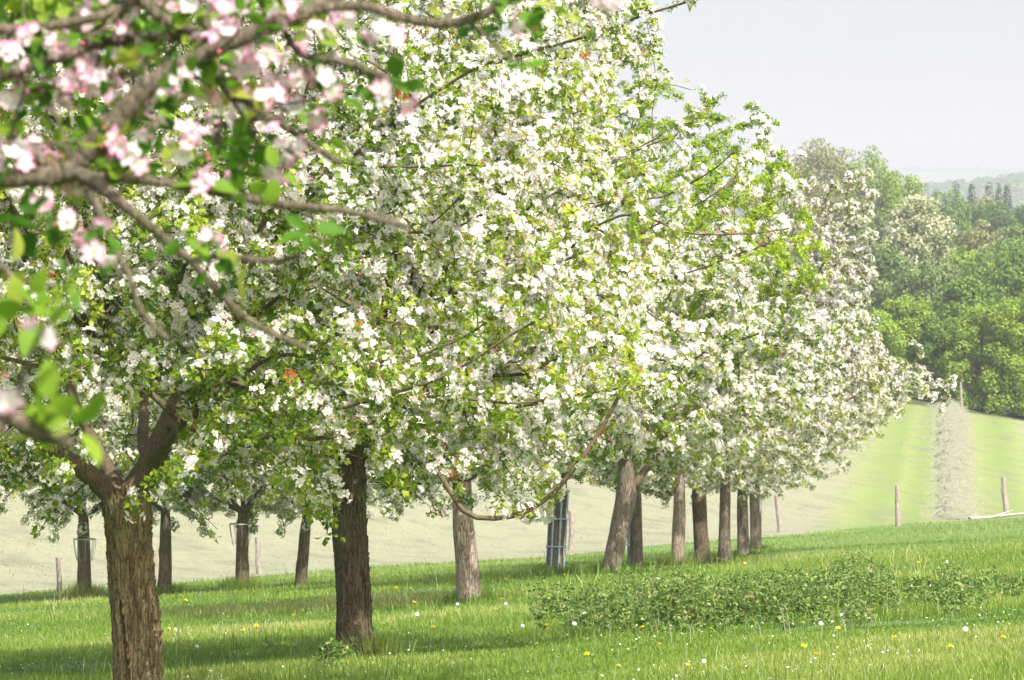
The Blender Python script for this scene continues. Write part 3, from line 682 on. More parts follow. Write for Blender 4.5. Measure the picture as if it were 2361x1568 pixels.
# ------------------------------------------------------------------ tree 0: overhanging boughs close to the camera
Y0 = 7.6
m0 = W(-1500, 2100, Y0); m0[2] = gz(m0[0], m0[1])
t0 = empty('apple_tree', m0, 'pink blossomed apple tree close up, its blurred boughs filling the upper left corner', 'tree', APPLES)
def B0(pts): return [W(x, y, Y0+dy)-m0 for x, y, dy in pts]
V, F = trunk_mesh([np.array([0, 0, -.1]), np.array([0, 0, .1]), np.array([.03, 0, .8]), np.array([.02, .02, 1.3])], [.15, .145, .12, .11], 99, rows=20, sides=48)
mesh('trunk', V, F, M_BARK1, t0, smooth=True)
px = Y0/FPX
boughs = [  # points, start radius px, end radius px
    ([(-1480, 900, 0), (-1100, 640, 0), (-600, 520, 0), (-200, 440, 0), (60, 415, 0), (150, 402, 0), (210, 340, 0), (280, 262, 0), (350, 190, 0), (470, 125, 0), (600, 70, 0), (720, 22, 0), (860, -60, .1), (1000, -110, .1)], 30, 18),
    ([(120, 402, 0), (200, 408, 0), (330, 412, 0), (470, 432, 0), (640, 462, 0), (800, 482, 0), (945, 522, 0)], 16, 6),
    ([(170, 400, 0), (215, 420, -.05), (300, 485, -.05), (380, 548, 0), (450, 605, 0), (520, 680, 0), (590, 740, 0), (712, 803, 0)], 19, 7),
    ([(440, 600, 0), (500, 585, 0), (580, 592, 0), (640, 598, 0), (700, 585, 0)], 12, 7),
    ([(180, 410, 0), (225, 480, -.1), (260, 560, -.1), (300, 630, -.15), (330, 710, -.15), (390, 775, -.15)], 12, 8),
    ([(560, 440, .2), (500, 300, .3), (620, 270, .3), (700, 315, .3), (790, 370, .3)], 8, 9),
    ([(-60, 320, 0), (0, 335, 0), (50, 350, 0), (100, 380, 0), (150, 402, 0)], 11, 14),
    ([(-60, 60, 0), (40, 70, .1), (160, 52, .1), (240, 30, .1), (340, -20, .2)], 13, 10),
    ([(-40, 190, .1), (60, 165, .1), (150, 130, .1), (240, 100, .2), (330, 88, .2), (420, 86, .2), (520, 80, .1)], 9, 14),
    ([(280, -60, .1), (330, 0, .1), (370, 38, .1), (440, 70, .1), (520, 100, 0)], 16, 12),
    ([(-40, 230, .2), (120, 205, .2), (230, 180, .2), (330, 170, .2)], 8, 6),
    ([(720, 25, 0), (830, 20, 0), (920, 48, 0), (1000, 62, 0), (1080, 50, 0), (1150, 10, 0), (1220, -50, 0)], 14, 11),
    ([(640, 60, 0), (700, 130, .1), (780, 145, .1), (840, 165, .1), (905, 190, .1)], 10, 10),
    ([(-150, 880, -1.9), (-60, 900, -2.0), (20, 935, -2.2), (90, 985, -2.2), (170, 1010, -2.2)], 16, 9),
    ([(-60, 560, -.6), (10, 620, -.6), (60, 680, -.6), (90, 760, -.6)], 9, 5),
    ([(470, 110, 0), (500, 180, .1), (560, 260, .15), (600, 330, .2)], 7, 4),
]
bags = []; bp_all = []; own = []
ns = sine_noise(77, 6, 9)
for pts, r0, r1 in boughs:
    q = catmull([list(p_) for p_ in B0(pts)], 14); s = np.linspace(0, 1, len(q))
    rr = (r0*(1-s)+r1*s)*px*(1+.14*ns(q)+.09*rng.normal(size=len(q))) * .5*2*.5
    q = q+.004*np.stack([ns(q+1), ns(q+2), ns(q+3)], -1)
    V, F = tube(q, rr*1.9, 14); bag = Bag(); bag.add(V, F); bags.append(bag); own += [len(bags)-1]*len(q); bp_all.append(q)
allp = np.concatenate(bp_all)
# side twigs
r = np.random.default_rng(5); tw = []
for k in range(230):
    k0 = r.integers(0, len(allp)); p0 = allp[k0]; ip = (p0+m0)[0]*FPX/(p0+m0)[1]+CX
    jp = CY-(p0+m0)[2]*FPX/(p0+m0)[1]
    if ip < -350 or (ip > 560 and r.random() < .7) or (jp > 400 and r.random() < .82): continue
    d = unit(r.normal(size=3)*[1, .7, 1]+[.2, .45, .1]); L = r.uniform(.05, .20)
    q = catmull([p0, p0+d*L*.5+r.normal(size=3)*.012, p0+d*L+[0, 0, .02]], 4)
    V, F = tube(q, np.linspace(.0042, .0022, len(q)), 5); bags[own[k0]].add(V, F); tw.append(q[-1]); tw.append(q[len(q)//2])
for bag in bags: bag.build('bough', M_BOUGH, t0)
tw = np.array(tw)
T_HC = [cluster_t(r, k, size=.034, hi=True, pink=(.7, 1.8), buds=.14, spread=.031) for k in (5, 6, 7, 6, 5, 7, 6)]
T_HR = [rosette_t(r, k, L=.052, hi=True) for k in (3, 4, 5, 4)]
pk = [(615, 105, 0), (720, 88, 0), (612, 245, 0), (38, 385, -.2), (262, 335, -.1), (425, 330, 0), (162, 525, -.3), (222, 560, -.3), (655, 365, .2), (18, 912, -2.2), (905, 215, .1),
      (700, 262, .2), (470, 240, .1), (125, 215, .1), (12, 130, 0), (1205, 52, 0), (880, 88, 0), (450, 432, 0), (745, 190, .1), (345, 310, 0), (455, 15, 0), (610, 15, .1),
      (545, 165, .1), (690, 175, .1), (60, 465, -.2), (210, 190, .2), (15, 225, .1), (80, 100, .1), (640, 25, 0), (290, 25, .2), (250, 285, 0), (300, 370, 0), (500, 30, .1),
      (380, 250, .2), (180, 90, .3), (790, 60, .2), (1390, -5, .2)]
pos = np.array(B0(pk)); nrm = np.tile([[.35, -1, .35]], (len(pos), 1))+r.normal(size=(len(pos), 3))*.35
ex = tw[r.permutation(len(tw))[:60]]; pos = np.vstack([pos, ex]); nrm = np.vstack([nrm, r.normal(size=(len(ex), 3))+[.2, -.6, .3]])
V, F, M, A, T = scatter(T_HC, pos, basis(nrm, r.uniform(0, 6.28, len(pos))), np.concatenate([r.uniform(.95, 1.25, len(pk)), r.uniform(.75, 1.05, len(ex))]), r)
mesh('blossom', V, F, [M_PINK, M_STAMEN, M_BUD], t0, mi=M, attrs={'pink': A}, smooth=True)
lf = [(712, 535, 0, 1.1), (700, 555, 0, .9), (540, 630, -.1, 1.2), (520, 645, -.1, 1.1), (60, 690, -1.0, 1.1), (30, 720, -1.0, 1.2), (90, 730, -1.0, 1.2), (120, 940, -2.2, 1.1), (140, 980, -2.2, 1.2),
      (180, 985, -2.2, 1.2), (100, 1000, -2.2, 1.0), (20, 620, -.8, 1.1), (600, 390, .1, 1.2), (570, 375, .1, 1.2), (540, 330, .1, 1), (640, 400, 0, 1), (480, 620, 0, .8), (240, 590, -.2, 1.1), (255, 555, -.2, 1),
      (60, 500, -.3, 1.4), (20, 530, -.3, 1.3), (90, 520, -.3, 1.2), (880, 180, .1, 1), (870, 215, .1, 1), (1260, 10, 0, 1.2), (1180, 25, 0, 1.2), (1300, 25, 0, 1.2), (1120, 15, 0, 1), (1000, 0, 0, 1.1)]
lp = np.array(B0([(a_, b_, c_) for a_, b_, c_, d_ in lf])); ln = r.normal(size=(len(lp), 3))+[.1, -.6, .4]; ls_ = np.array([d_ for *_, d_ in lf])
def upleft(k):
    x = r.beta(1.0, 1.7, k)*900-60; y = r.beta(1, 1.9, k)*480-60; return np.array(B0(list(zip(x, y, r.uniform(.20, 1.0, k)))))
lp = np.vstack([lp, tw[::2], pos[:len(pk)]+r.normal(size=(len(pk), 3))*.012, upleft(150)]); kx = len(lp)-len(ln)
ln = np.vstack([ln, r.normal(size=(kx, 3))+[.1, -.3, .5]]); ls_ = np.concatenate([ls_, r.uniform(.65, 1.15, kx)])
V, F, M, A, T = scatter(T_HR, lp, basis(ln, r.uniform(0, 6.28, len(lp))), ls_, r)
mesh('crown', V, F, leaf_mat('near_apple_leaf', [(0, (.035, .10, .01)), (.45, (.08, .19, .015)), (.85, (.19, .29, .025)), (1, (.30, .33, .06))], .42, 1.5, .6, spec=.2), t0, mi=M, attrs={'tint': T}, smooth=True)

# ------------------------------------------------------------------ tree guards
M_GUARD = simple_mat('blue_grey_steel', (.36, .44, .56), .5, .1); M_WIRE = simple_mat('wire', (.42, .45, .48), .45, .5)
def strap(q, a, w_):
    # a flat steel strap whose face looks outwards
    s = np.array([-math.sin(a), math.cos(a), 0])*w_; o_ = np.array([math.cos(a), math.sin(a), 0])*.004
    V = np.stack([q-s-o_, q+s-o_, q+s+o_, q-s+o_], 1).reshape(-1, 3); n_ = len(q); F = []
    for i in range(n_-1):
        for j in range(4): k = (j+1) % 4; F.append([i*4+j, i*4+k, i*4+4+k, i*4+4+j])
    F += [[0, 3, 2, 1], [n_*4-4, n_*4-3, n_*4-2, n_*4-1]]
    return V, np.array(F)
def guard(x, y, Y, label, r_=.175, h=1.45, lean=(0, 0), bars=10, hoops=5, rot=0.3):
    b = W(x, y, Y); t = empty('tree_guard', b, label, 'tree guard', 'steel tree guards')
    for k in range(bars):
        a = rot+k*2*math.pi/bars; c_ = np.array([math.cos(a)*r_, math.sin(a)*r_, -.05]); hh = np.linspace(0, h, 8)
        q = np.stack([c_[0]+lean[0]*hh, c_[1]+lean[1]*hh, c_[2]+hh], -1)
        V, F = strap(q, a, .016); g = Bag(); g.add(V, F); g.build('bar', M_GUARD, t)
    for k in range(hoops):
        hz = .05+(h-.1)*k/(hoops-1); a = np.linspace(0, 2*math.pi, 29)
        q = np.stack([math.cos(0)*0+np.cos(a)*(r_+.012)+lean[0]*hz, np.sin(a)*(r_+.012)+lean[1]*hz, np.full(29, hz)], -1)
        V, F = tube(q, np.full(29, .013), 6); g = Bag(); g.add(V, F); g.build('hoop', M_GUARD, t)
    return t
guard(1279, 1330, 66, 'blue grey steel cage of upright bars round the trunk left of the leaning one', .165, 1.5, (.05, 0), 8, 4)
guard(1452, 1318, 76, 'single narrow blue guard strip behind the leaning trunk', .045, 1.5, (.0, 0), 3, 4)
guard(1752, 1266, 104, 'thin blue guard strip beside the farthest trunk', .04, 1.5, (0, 0), 3, 4)
def basket(x, y, Y, label):
    b = W(x, y, Y); t = empty('wire_basket', b, label, 'wire guard', 'wire baskets on the back row trunks')
    g = Bag(); a = np.linspace(0, 2*math.pi, 25)
    V, F = tube(np.stack([np.cos(a)*.22, np.sin(a)*.22, 0*a], -1), np.full(25, .010), 5); g.add(V, F); g.build('rim', M_WIRE, t)
    for k in range(9):
        a = k*2*math.pi/9; q = catmull([[math.cos(a)*.22, math.sin(a)*.22, 0], [math.cos(a)*.21, math.sin(a)*.21, -.15], [math.cos(a)*.15, math.sin(a)*.15, -.42]], 4)
        V, F = tube(q, np.full(len(q), .006), 4); g = Bag(); g.add(V, F); g.build('wire', M_WIRE, t)
basket(195, 1243, 76, 'wire basket round the top of the back row trunk at the far left')
basket(555, 1208, 76, 'wire basket round the back row trunk between the two near trunks')

# ------------------------------------------------------------------ fence posts
M_POST = bark_mat('weathered_post', (.16, .13, .11), (.30, .26, .23), (.46, .41, .37), mossamt=.15, sc_=1.2, bump=.5)
POSTS = [(138, 1370, 85, 13, 'grey post at the far left of the picture, on the edge of the cut field', -.03), (355, 1350, 88, 13, 'fence post mostly hidden behind the thick near trunk', 0),
         (597, 1324, 86, 12, 'slightly crooked fence post right of the back row tree with a wire basket', -.05), (1316, 1269, 92, 15, 'broad pale fence post just right of the blue grey tree cage', 0),
         (1797, 1228, 86, 11, 'thin bent fence post right of the farthest apple trunk', -.08), (2070, 1214, 94, 12, 'wooden fence post left of the hay windrow', -.05),
         (2320, 1190, 89, 14, 'wooden fence post leaning left near the right edge', -.07)]
for k, (x, y, h, w_, lab, ln_) in enumerate(POSTS):
    b = hit(x, y, 60, 190); s = b[1]/FPX; hh = h*s; rr = w_*s/2
    t = np.linspace(-.12, 1, 12); r = np.random.default_rng(200+k)
    q = np.stack([hh*t*ln_+.15*rr*np.cumsum(r.normal(size=12))*.5, 0*t, hh*t], -1)
    V, F = trunk_mesh(q, rr*(1.05-.12*t), 300+k, flare=0, sides=24, rows=3, rough=.8, knots=1)
    nv = len(V); top = V[-24:].mean(0)+[0, 0, .01]; V = np.vstack([V, top]); i = nv-24+np.arange(24); cap = np.stack([i, nv-24+(np.arange(24)+1) % 24, np.full(24, nv)], -1)
    o = mesh('fence_post', V, [F, cap], M_POST, smooth=False, loc=b); tag(o, lab, 'post', 'fence posts between the orchard and the field')
# a post of the far hedge
b = hit(2210, 950, 200, 300); hh = 70*b[1]/FPX; t = np.linspace(-.1, 1, 8)
V, F = trunk_mesh(np.stack([0*t-.1*t, 0*t, hh*t], -1), .09-.02*t, 320, flare=0, sides=12, rows=3)
tag(mesh('wooden_pole', V, F, M_POST, loc=b+[0, -2.0, 0]), 'thin tall pole standing before the dark hedge at the end of the field', 'pole')

# fallen pale pole on the field edge
b = hit(2190, 1197, 100, 220); pts = [hit(x, y, 100, 220)+[0, 0, .06] for x, y in ((2235, 1199), (2290, 1195), (2330, 1190), (2420, 1182))]
bag = Bag(); q = catmull(pts, 8)-pts[0]; V, F = tube(q, np.linspace(.06, .035, len(q))*(1+.15*rng.normal(size=len(q))), 8); bag.add(V, F)
k = len(q)//3; V, F = tube(np.array([q[k], q[k]+[.5, .2, .15], q[k]+[.9, .2, .3]]), [.05, .04, .015], 6); bag.add(V, F)
o = bag.build('fallen_branch', bark_mat('bleached_wood', (.4, .37, .33), (.55, .52, .48), (.7, .67, .62), mossamt=.1), loc=pts[0]); tag(o, 'bleached fallen branch lying on the field edge under the right fence post', 'branch')

# ------------------------------------------------------------------ grass, weeds, flowers
def blades(n_, Ylo, Yhi, length, width, seed, spreadx=.165, mat=None, name='grass', mask=None, lean=.55, label=None, ref=30., cat='grass', XY=None):
    r = np.random.default_rng(seed); inv = r.uniform(1/Yhi, 1/Ylo, n_); Y = 1/inv; X = r.uniform(-spreadx, spreadx, n_)*Y
    if XY is not None: X, Y = XY
    k = Y < Yb(X)-.02 if mask is None else mask(X, Y, r); X = X[k]; Y = Y[k]; n_ = len(X)
    Z = ground(X, Y); q = np.stack([X, Y, Z-.01], -1); g = sine_noise(seed+1, 8, .55)(q*[1, 1, 0]); g2 = sine_noise(seed+2, 8, 2.3)(q*[1, 1, 0])
    sc_ = (Y/ref)**.6
    L = r.uniform(*length, n_)*(1+.22*g+.22*g2)*np.clip(sc_, 1, 1.5); L = np.clip(L, .02, None); wd = r.uniform(*width, n_)*sc_
    a = r.uniform(0, 6.28, n_); l_ = r.uniform(.1, lean, n_); d = np.stack([np.cos(a)*l_, np.sin(a)*l_, np.ones(n_)], -1); d /= np.linalg.norm(d, axis=1)[:, None]
    s = np.stack([-np.sin(a), np.cos(a), 0*a], -1)*wd[:, None]*.5
    side = r.uniform(-1, 1, (n_, 1))*.5; s = s*1.0+np.stack([np.cos(a), np.sin(a), 0*a], -1)*wd[:, None]*side
    m_ = q+d*L[:, None]*.55; tp_ = q+d*L[:, None]*.9+np.stack([np.cos(a), np.sin(a), -.35+0*a], -1)*(L*l_*.5)[:, None]
    V = np.stack([q-s, q+s, m_+s*.8, m_-s*.8, tp_], 1).reshape(-1, 3); o_ = (np.arange(n_)*5)[:, None]
    F1 = o_+np.array([[0, 1, 2, 3]]); F2 = o_+np.array([[3, 2, 4]])
    T = np.repeat(np.clip(r.beta(2, 2, n_)*.85+.14*g+.10*g2+.06, 0, 1), 5)
    return tag(mesh(name, V, [F1, F2], mat, attrs={'tint': T}), label, cat, kind='stuff')
blades(900000, 19, 160, (.03, .085), (.0033, .007), 61, mat=M_GRASS, label='lush green meadow grass under the apple trees')
blades(22000, 19, 60, (.14, .26), (.004, .007), 62, mat=M_GRASS, name='tall_grass', lean=.35, label='taller loose grass stalks and tufts scattered through the meadow',
       mask=lambda X, Y, r: (Y < Yb(X)) & (sine_noise(8, 8, 1.4)(np.stack([X, Y, 0*X], -1)) > .75))
_r = np.random.default_rng(88); _k = _r.integers(0, len(_rX), 9000); _a = _r.uniform(0, 6.28, 9000); _d = .15+np.abs(_r.normal(size=9000))*.16
blades(9000, 20, 120, (.10, .24), (.004, .008), 64, mat=M_GRASS, name='trunk_foot_grass', lean=.5, label='longer grass left standing round the feet of the apple trunks', XY=(_rX[_k]+np.cos(_a)*_d, _rY[_k]+np.sin(_a)*_d))
blades(14000, 33, 62, (.10, .24), (.004, .008), 65, mat=M_GRASS, name='patch_grass', lean=.5, label='long grass blades growing up through the nettles', mask=lambda X, Y, r: (X/Y > .010) & (X/Y < .11) & (Y < 60))
M_HAY = leaf_mat('hay', [(0, (.13, .14, .09)), (.5, (.235, .245, .17)), (1, (.34, .35, .26))], .3, 1.1, .8)
blades(80000, 84, 252, (.04, .10), (.010, .022), 63, mat=M_HAY, name='loose_hay', lean=5, ref=140,
       mask=lambda X, Y, r: (Y > Yb(X)+.3) & (Y < Yb(X)+150) & ((X-.115*Y < -4.6+r.normal(size=len(X))*.5) | (r.random(len(X)) < .25)), label='pale dry hay strewn over the mown field', cat='hay')

blades(700, 20, 120, (.12, .28), (.004, .006), 66, mat=M_HAY, name='dry_stalks', lean=.35, label='dry straw coloured seed stalks scattered in the grass')
_n = 3200; _r = np.random.default_rng(90); _Y = 1/_r.uniform(1/110, 1/20, _n); _X = _r.uniform(-.16, .16, _n)*_Y; _z = ground(_X, _Y)+_r.uniform(.03, .10, _n)
_cl = sine_noise(91, 8, 1.1)(np.stack([_X, _Y, 0*_X], -1)) > -.2; _p = np.stack([_X, _Y, _z], -1)[_cl]; _B = basis(_r.normal(size=_p.shape)+[0, 0, 1.2], _r.uniform(0, 6.28, len(_p))); _s = _r.uniform(.006, .013, len(_p))[:, None]
_V = np.stack([_p-_B[:, :, 0]*_s, _p+_B[:, :, 1]*_s*.7, _p+_B[:, :, 0]*_s, _p-_B[:, :, 1]*_s*.7], 1).reshape(-1, 3)
tag(mesh('fallen_petals', _V, np.arange(len(_V)).reshape(-1, 4), M_PETAL, attrs={'pink': np.zeros(len(_V))}), 'tiny white petals fallen onto the meadow grass', 'petals', kind='stuff')
# nettles and weeds
def weeds(name, polys, n_, seed, label, hgt=(.07, .22)):
    r = np.random.default_rng(seed); C_ = []
    for (x0, x1, y0, y1, wt) in polys:
        k = int(n_*wt); x = r.uniform(-1, 1, k*2); y = r.uniform(-1, 1, k*2); kk = x*x+y*y < 1+.25*np.sin(9*np.arctan2(y, x)); x = x[kk][:k]; y = y[kk][:k]
        x, y = [v*np.sqrt(r.random(len(v)))**.9 for v in (x, y)]
        for a, b_ in zip(x, y): C_.append(((x0+x1)/2+a*(x1-x0)/2, (y0+y1)/2+b_*(y1-y0)/2))
    C_ = np.array(C_); Ys = np.linspace(28, 130, 420); xx = (C_[:, 0:1]-CX)*Ys[None]/FPX; zz = (CY-C_[:, 1:2])*Ys[None]/FPX
    gg = ground(xx, np.broadcast_to(Ys, xx.shape)); k = (gg > zz).argmax(1); Y = Ys[k]; X = (C_[:, 0]-CX)*Y/FPX; Z = ground(X, Y)
    base = np.stack([X, Y, Z], -1); dn = sine_noise(seed, 8, 1.2)(base*[1, 1, 0]); kp = dn > r.uniform(-1.6, .9, len(dn)); base = base[kp]; dn = dn[kp]
    H = r.uniform(*hgt, len(base))*np.clip(.75+.55*dn+.3*sine_noise(seed+3, 6, 3.5)(base*[1, 1, 0]), .35, 2.0); bag_p = []; bag_n = []; bag_s = []; tt = []
    wood = Bag(); lean = r.normal(size=(len(base), 3))*.18; lean[:, 2] = 1; topp = base+lean*H[:, None]; spur_mesh(wood, base, topp, .003)
    for f in (.35, .55, .75, .9, 1.0):
        bag_p.append(base+lean*(H*f)[:, None]); nn = r.normal(size=(len(base), 3))*.5; nn[:, 2] = 1.3; bag_n.append(nn); bag_s.append((.75+.5*(1-f))*r.uniform(.8, 1.3, len(base)))
    p = np.concatenate(bag_p); nn = np.concatenate(bag_n); s = np.concatenate(bag_s)
    T_N = [rosette_t(r, 4, L=.052) for _ in range(5)]
    V, F, M, A, T = scatter(T_N, p, basis(nn, r.uniform(0, 6.28, len(p))), s, r)
    wv, wf, _ = wood.out(); o_ = len(V)
    mt = leaf_mat(name, [(0, (.05, .11, .02)), (.5, (.11, .20, .038)), (.93, (.24, .33, .08)), (1, (.34, .29, .16))], .35, 1.3, .5)
    o = mesh(name, np.vstack([V, wv]), [F, wf+o_], mt, attrs={'tint': np.concatenate([T, np.full(len(wv), .98)])}); tag(o, label, 'weeds', kind='stuff')
weeds('nettle_patch', [(1290, 1800, 1385, 1480, .34), (1500, 2130, 1350, 1460, .44), (1830, 2120, 1330, 1400, .16), (1330, 1640, 1345, 1385, .10), (2050, 2330, 1345, 1430, .10), (1220, 1450, 1400, 1470, .06)], 4200, 71, 'dark green patch of nettles spreading through the grass at lower right')
weeds('nettle_clump', [(2230, 2440, 1330, 1392, 1.0)], 330, 72, 'smaller nettle clump at the right edge of the picture')
weeds('ground_ivy', [(728, 812, 1512, 1552, 1.0)], 130, 73, 'low dark weeds round the foot of the dark trunk', (.03, .10))

M_YEL = simple_mat('dandelion_yellow', (.90, .74, .02), .7, var=.08); M_STEM = simple_mat('flower_stem', (.16, .2, .06), .7)
m, n, out = newmat('seed_fluff'); d = N(n, 'ShaderNodeBsdfDiffuse'); d.inputs[0].default_value = (.85, .85, .83, 1); n.links.new(d.outputs[0], out.inputs[0]); M_FLUFF = m
def dandelion(clock, r):
    tb = TB(); h = .11 if not clock else .16
    V, F = tube(np.array([[0, 0, 0], [.008, 0, h*.5], [.004, .004, h]]), [.0035, .003, .003], 5); tb.add(V, F, 1, 0.)
    c_ = np.array([.004, .004, h])
    if not clock:
        for k in range(60):
            t = k*2.4; el = .15+1.3*(k/60); d = unit([math.cos(t)*math.cos(el), math.sin(t)*math.cos(el), math.sin(el)])
            V, F = leaf(c_, d, np.array([0, 0, 1.]), .028*(1-.4*k/60), .008, .05); tb.add(V, F, 0, 0.)
    else:
        for k in range(150):
            zz = 1-2*(k+.5)/150; t = k*2.4; rr = math.sqrt(1-zz*zz); d = np.array([rr*math.cos(t), rr*math.sin(t), zz])
            a = unit(np.cross(d, [.3, .2, .9])); b_ = np.cross(d, a); e = c_+d*.030; q = .0065
            tb.add(np.array([e+a*q, e+b_*q, e-a*q, e-b_*q]), np.array([[0, 1, 2, 3]]), 0, 0.)
            tb.add(np.array([c_, c_+a*.0012, e+a*.0012, e]), np.array([[0, 1, 2, 3]]), 0, 0.)
    return tb.out()
r = np.random.default_rng(9)
def place(clock, pts, label, group, name, s0):
    V, F, M, A = dandelion(clock, r); proto_ = None
    for x, y in pts:
        b = hit(x, y+4, 25, 170)
        if proto_ is None: o = proto_ = mesh(name, V, F, [M_FLUFF if clock else M_YEL, M_STEM], mi=M)
        else: o = proto_.copy(); COL.objects.link(o)
        o.location = [float(v) for v in b]; s = s0*r.uniform(.85, 1.2)*(b[1]/35)**.35; o.scale = (s, s, s); o.rotation_euler = (r.normal()*.1+.25, r.normal()*.15, r.uniform(0, 6.28))
        tag(o, label, 'flower', group)
yel = [(683, 1443), (592, 1467), (566, 1470), (708, 1467), (1152, 1425), (1003, 1466), (1266, 1471), (1487, 1478), (1357, 1537), (1418, 1562), (910, 1370), (1072, 1304), (2310, 1503), (1840, 1362),
       (2038, 1390), (2102, 1310), (2118, 1315), (1935, 1475), (1880, 1560), (1655, 1305), (2160, 1360), (1310, 1342), (1208, 1200), (870, 1390), (380, 1472), (420, 1400), (845, 1322), (2005, 1188), (2232, 1170), (1262, 1385),
       (1160, 1400), (1718, 1315), (2190, 1545), (2070, 1500), (1530, 1520), (950, 1405), (1845, 1515), (1580, 1568)]
yel = [p_ for p_ in yel if p_[1] > 1260]
place(False, yel, 'small yellow dandelion flower open in the meadow grass', 'yellow dandelions in the meadow', 'dandelion', 1.0)
clk = [(1050, 1407), (1512, 1348), (1708, 1389), (1728, 1393), (1938, 1438), (1900, 1462), (1172, 1408), (2182, 1306), (2100, 1368), (2142, 1370), (1196, 1462), (962, 1440), (1330, 1460), (2232, 1480), (1628, 1548), (2040, 1345), (2060, 1352), (1350, 1440), (410, 1466), (455, 1510)]
place(True, clk, 'round white dandelion clock standing above the grass', 'dandelion clocks in the meadow', 'dandelion_clock', .6)

# ------------------------------------------------------------------ hay windrow on the field
def windrow():
    r = np.random.default_rng(15); Yc = np.linspace(166, 262, 300)
    xc = np.interp(Yc, [160, 250, 270], [2197, 2190, 2186]); Xc = (xc-CX)*Yc/FPX+.25*np.sin(Yc*.7)*.5+.10*np.sin(Yc*2.1)
    off = np.linspace(-1, 1, 15); Wd = .60+.10*np.sin(Yc*.9)+.08*np.sin(Yc*2.7+1)+.0022*(Yc-166)
    X = Xc[:, None]+off[None]*Wd[:, None]; Y = Yc[:, None]+0*X
    hh = (.42*(1-off[None]**2)**.8)*(1+.25*np.sin(Yc*3.1)[:, None]+.15*r.normal(size=X.shape))
    hh = hh*np.clip((Yc-165.5)/2.5, .02, 1)[:, None]
    Z = ground(X, Y)+hh-.03; V = np.stack([X, Y, Z], -1).reshape(-1, 3); i = (np.arange(14)[None]+(np.arange(299)*15)[:, None]).ravel()
    F = np.stack([i, i+1, i+16, i+15], -1)
    n_ = 46000; k = r.integers(0, len(V), n_); fr = np.where(r.random(n_) < .35, 3.2, 1.0)[:, None]; p = V[k]+r.normal(size=(n_, 3))*[.12, .2, .04]*fr; p[:, 2] = np.where(fr[:, 0] > 1, ground(p[:, 0], p[:, 1])+.02+.25*r.random(n_)**3, p[:, 2]); L = r.uniform(.1, .32, n_)[:, None]; a = r.uniform(-.9, .9, n_)
    d = np.stack([np.cos(a), np.sin(a)*.8, r.normal(size=n_)*.35], -1); s = np.stack([-np.sin(a), np.cos(a), .6+0*a], -1)*.011
    V2 = np.stack([p-s, p+s, p+d*L+s*.3, p+d*L-s*.3], 1).reshape(-1, 3); F2 = np.arange(n_*4).reshape(-1, 4)+len(V)
    T = np.concatenate([np.full(len(V), .6), np.repeat(.35+.6*r.random(n_), 4)])
    o = mesh('hay_windrow', np.vstack([V, V2]), np.vstack([F, F2]), M_HAY, attrs={'tint': T}); tag(o, 'long raked ridge of pale cut hay running up the field to the hedge', 'hay windrow')
windrow()

# ------------------------------------------------------------------ background trees
def bg_leafm(name, a, b_, c_): return leaf_mat(name, [(0, a), (.5, b_), (1, c_)], .25, 1.3, .6)
BGM = {'green': bg_leafm('beech_leaf', (.05, .11, .012), (.10, .19, .02), (.18, .28, .035)), 'lime': bg_leafm('fresh_leaf', (.09, .16, .012), (.18, .28, .025), (.31, .40, .05)),
       'dark': bg_leafm('dark_leaf', (.035, .085, .018), (.065, .14, .025), (.11, .20, .035)), 'tan': bg_leafm('budding_leaf', (.14, .15, .05), (.22, .235, .08), (.30, .31, .12)),
       'grey': bg_leafm('grey_green_leaf', (.08, .13, .035), (.14, .21, .055), (.22, .30, .08)), 'spruce': bg_leafm('spruce_needle', (.02, .045, .015), (.035, .07, .025), (.06, .10, .035)), 'cream': bg_leafm('cream_flower', (.37, .37, .22), (.46, .46, .29), (.55, .55, .38))}
def quads(p, nr, size, r, asp=.7):
    B = basis(nr, r.uniform(0, 6.28, len(p))); a = B[:, :, 0]*size[:, None]*.5; b_ = B[:, :, 1]*size[:, None]*.5*asp
    V = np.stack([p-a, p+b_*1.0-a*.1, p+a, p-b_*1.0+a*.1], 1).reshape(-1, 3); return V, np.arange(len(p)*4).reshape(-1, 4)
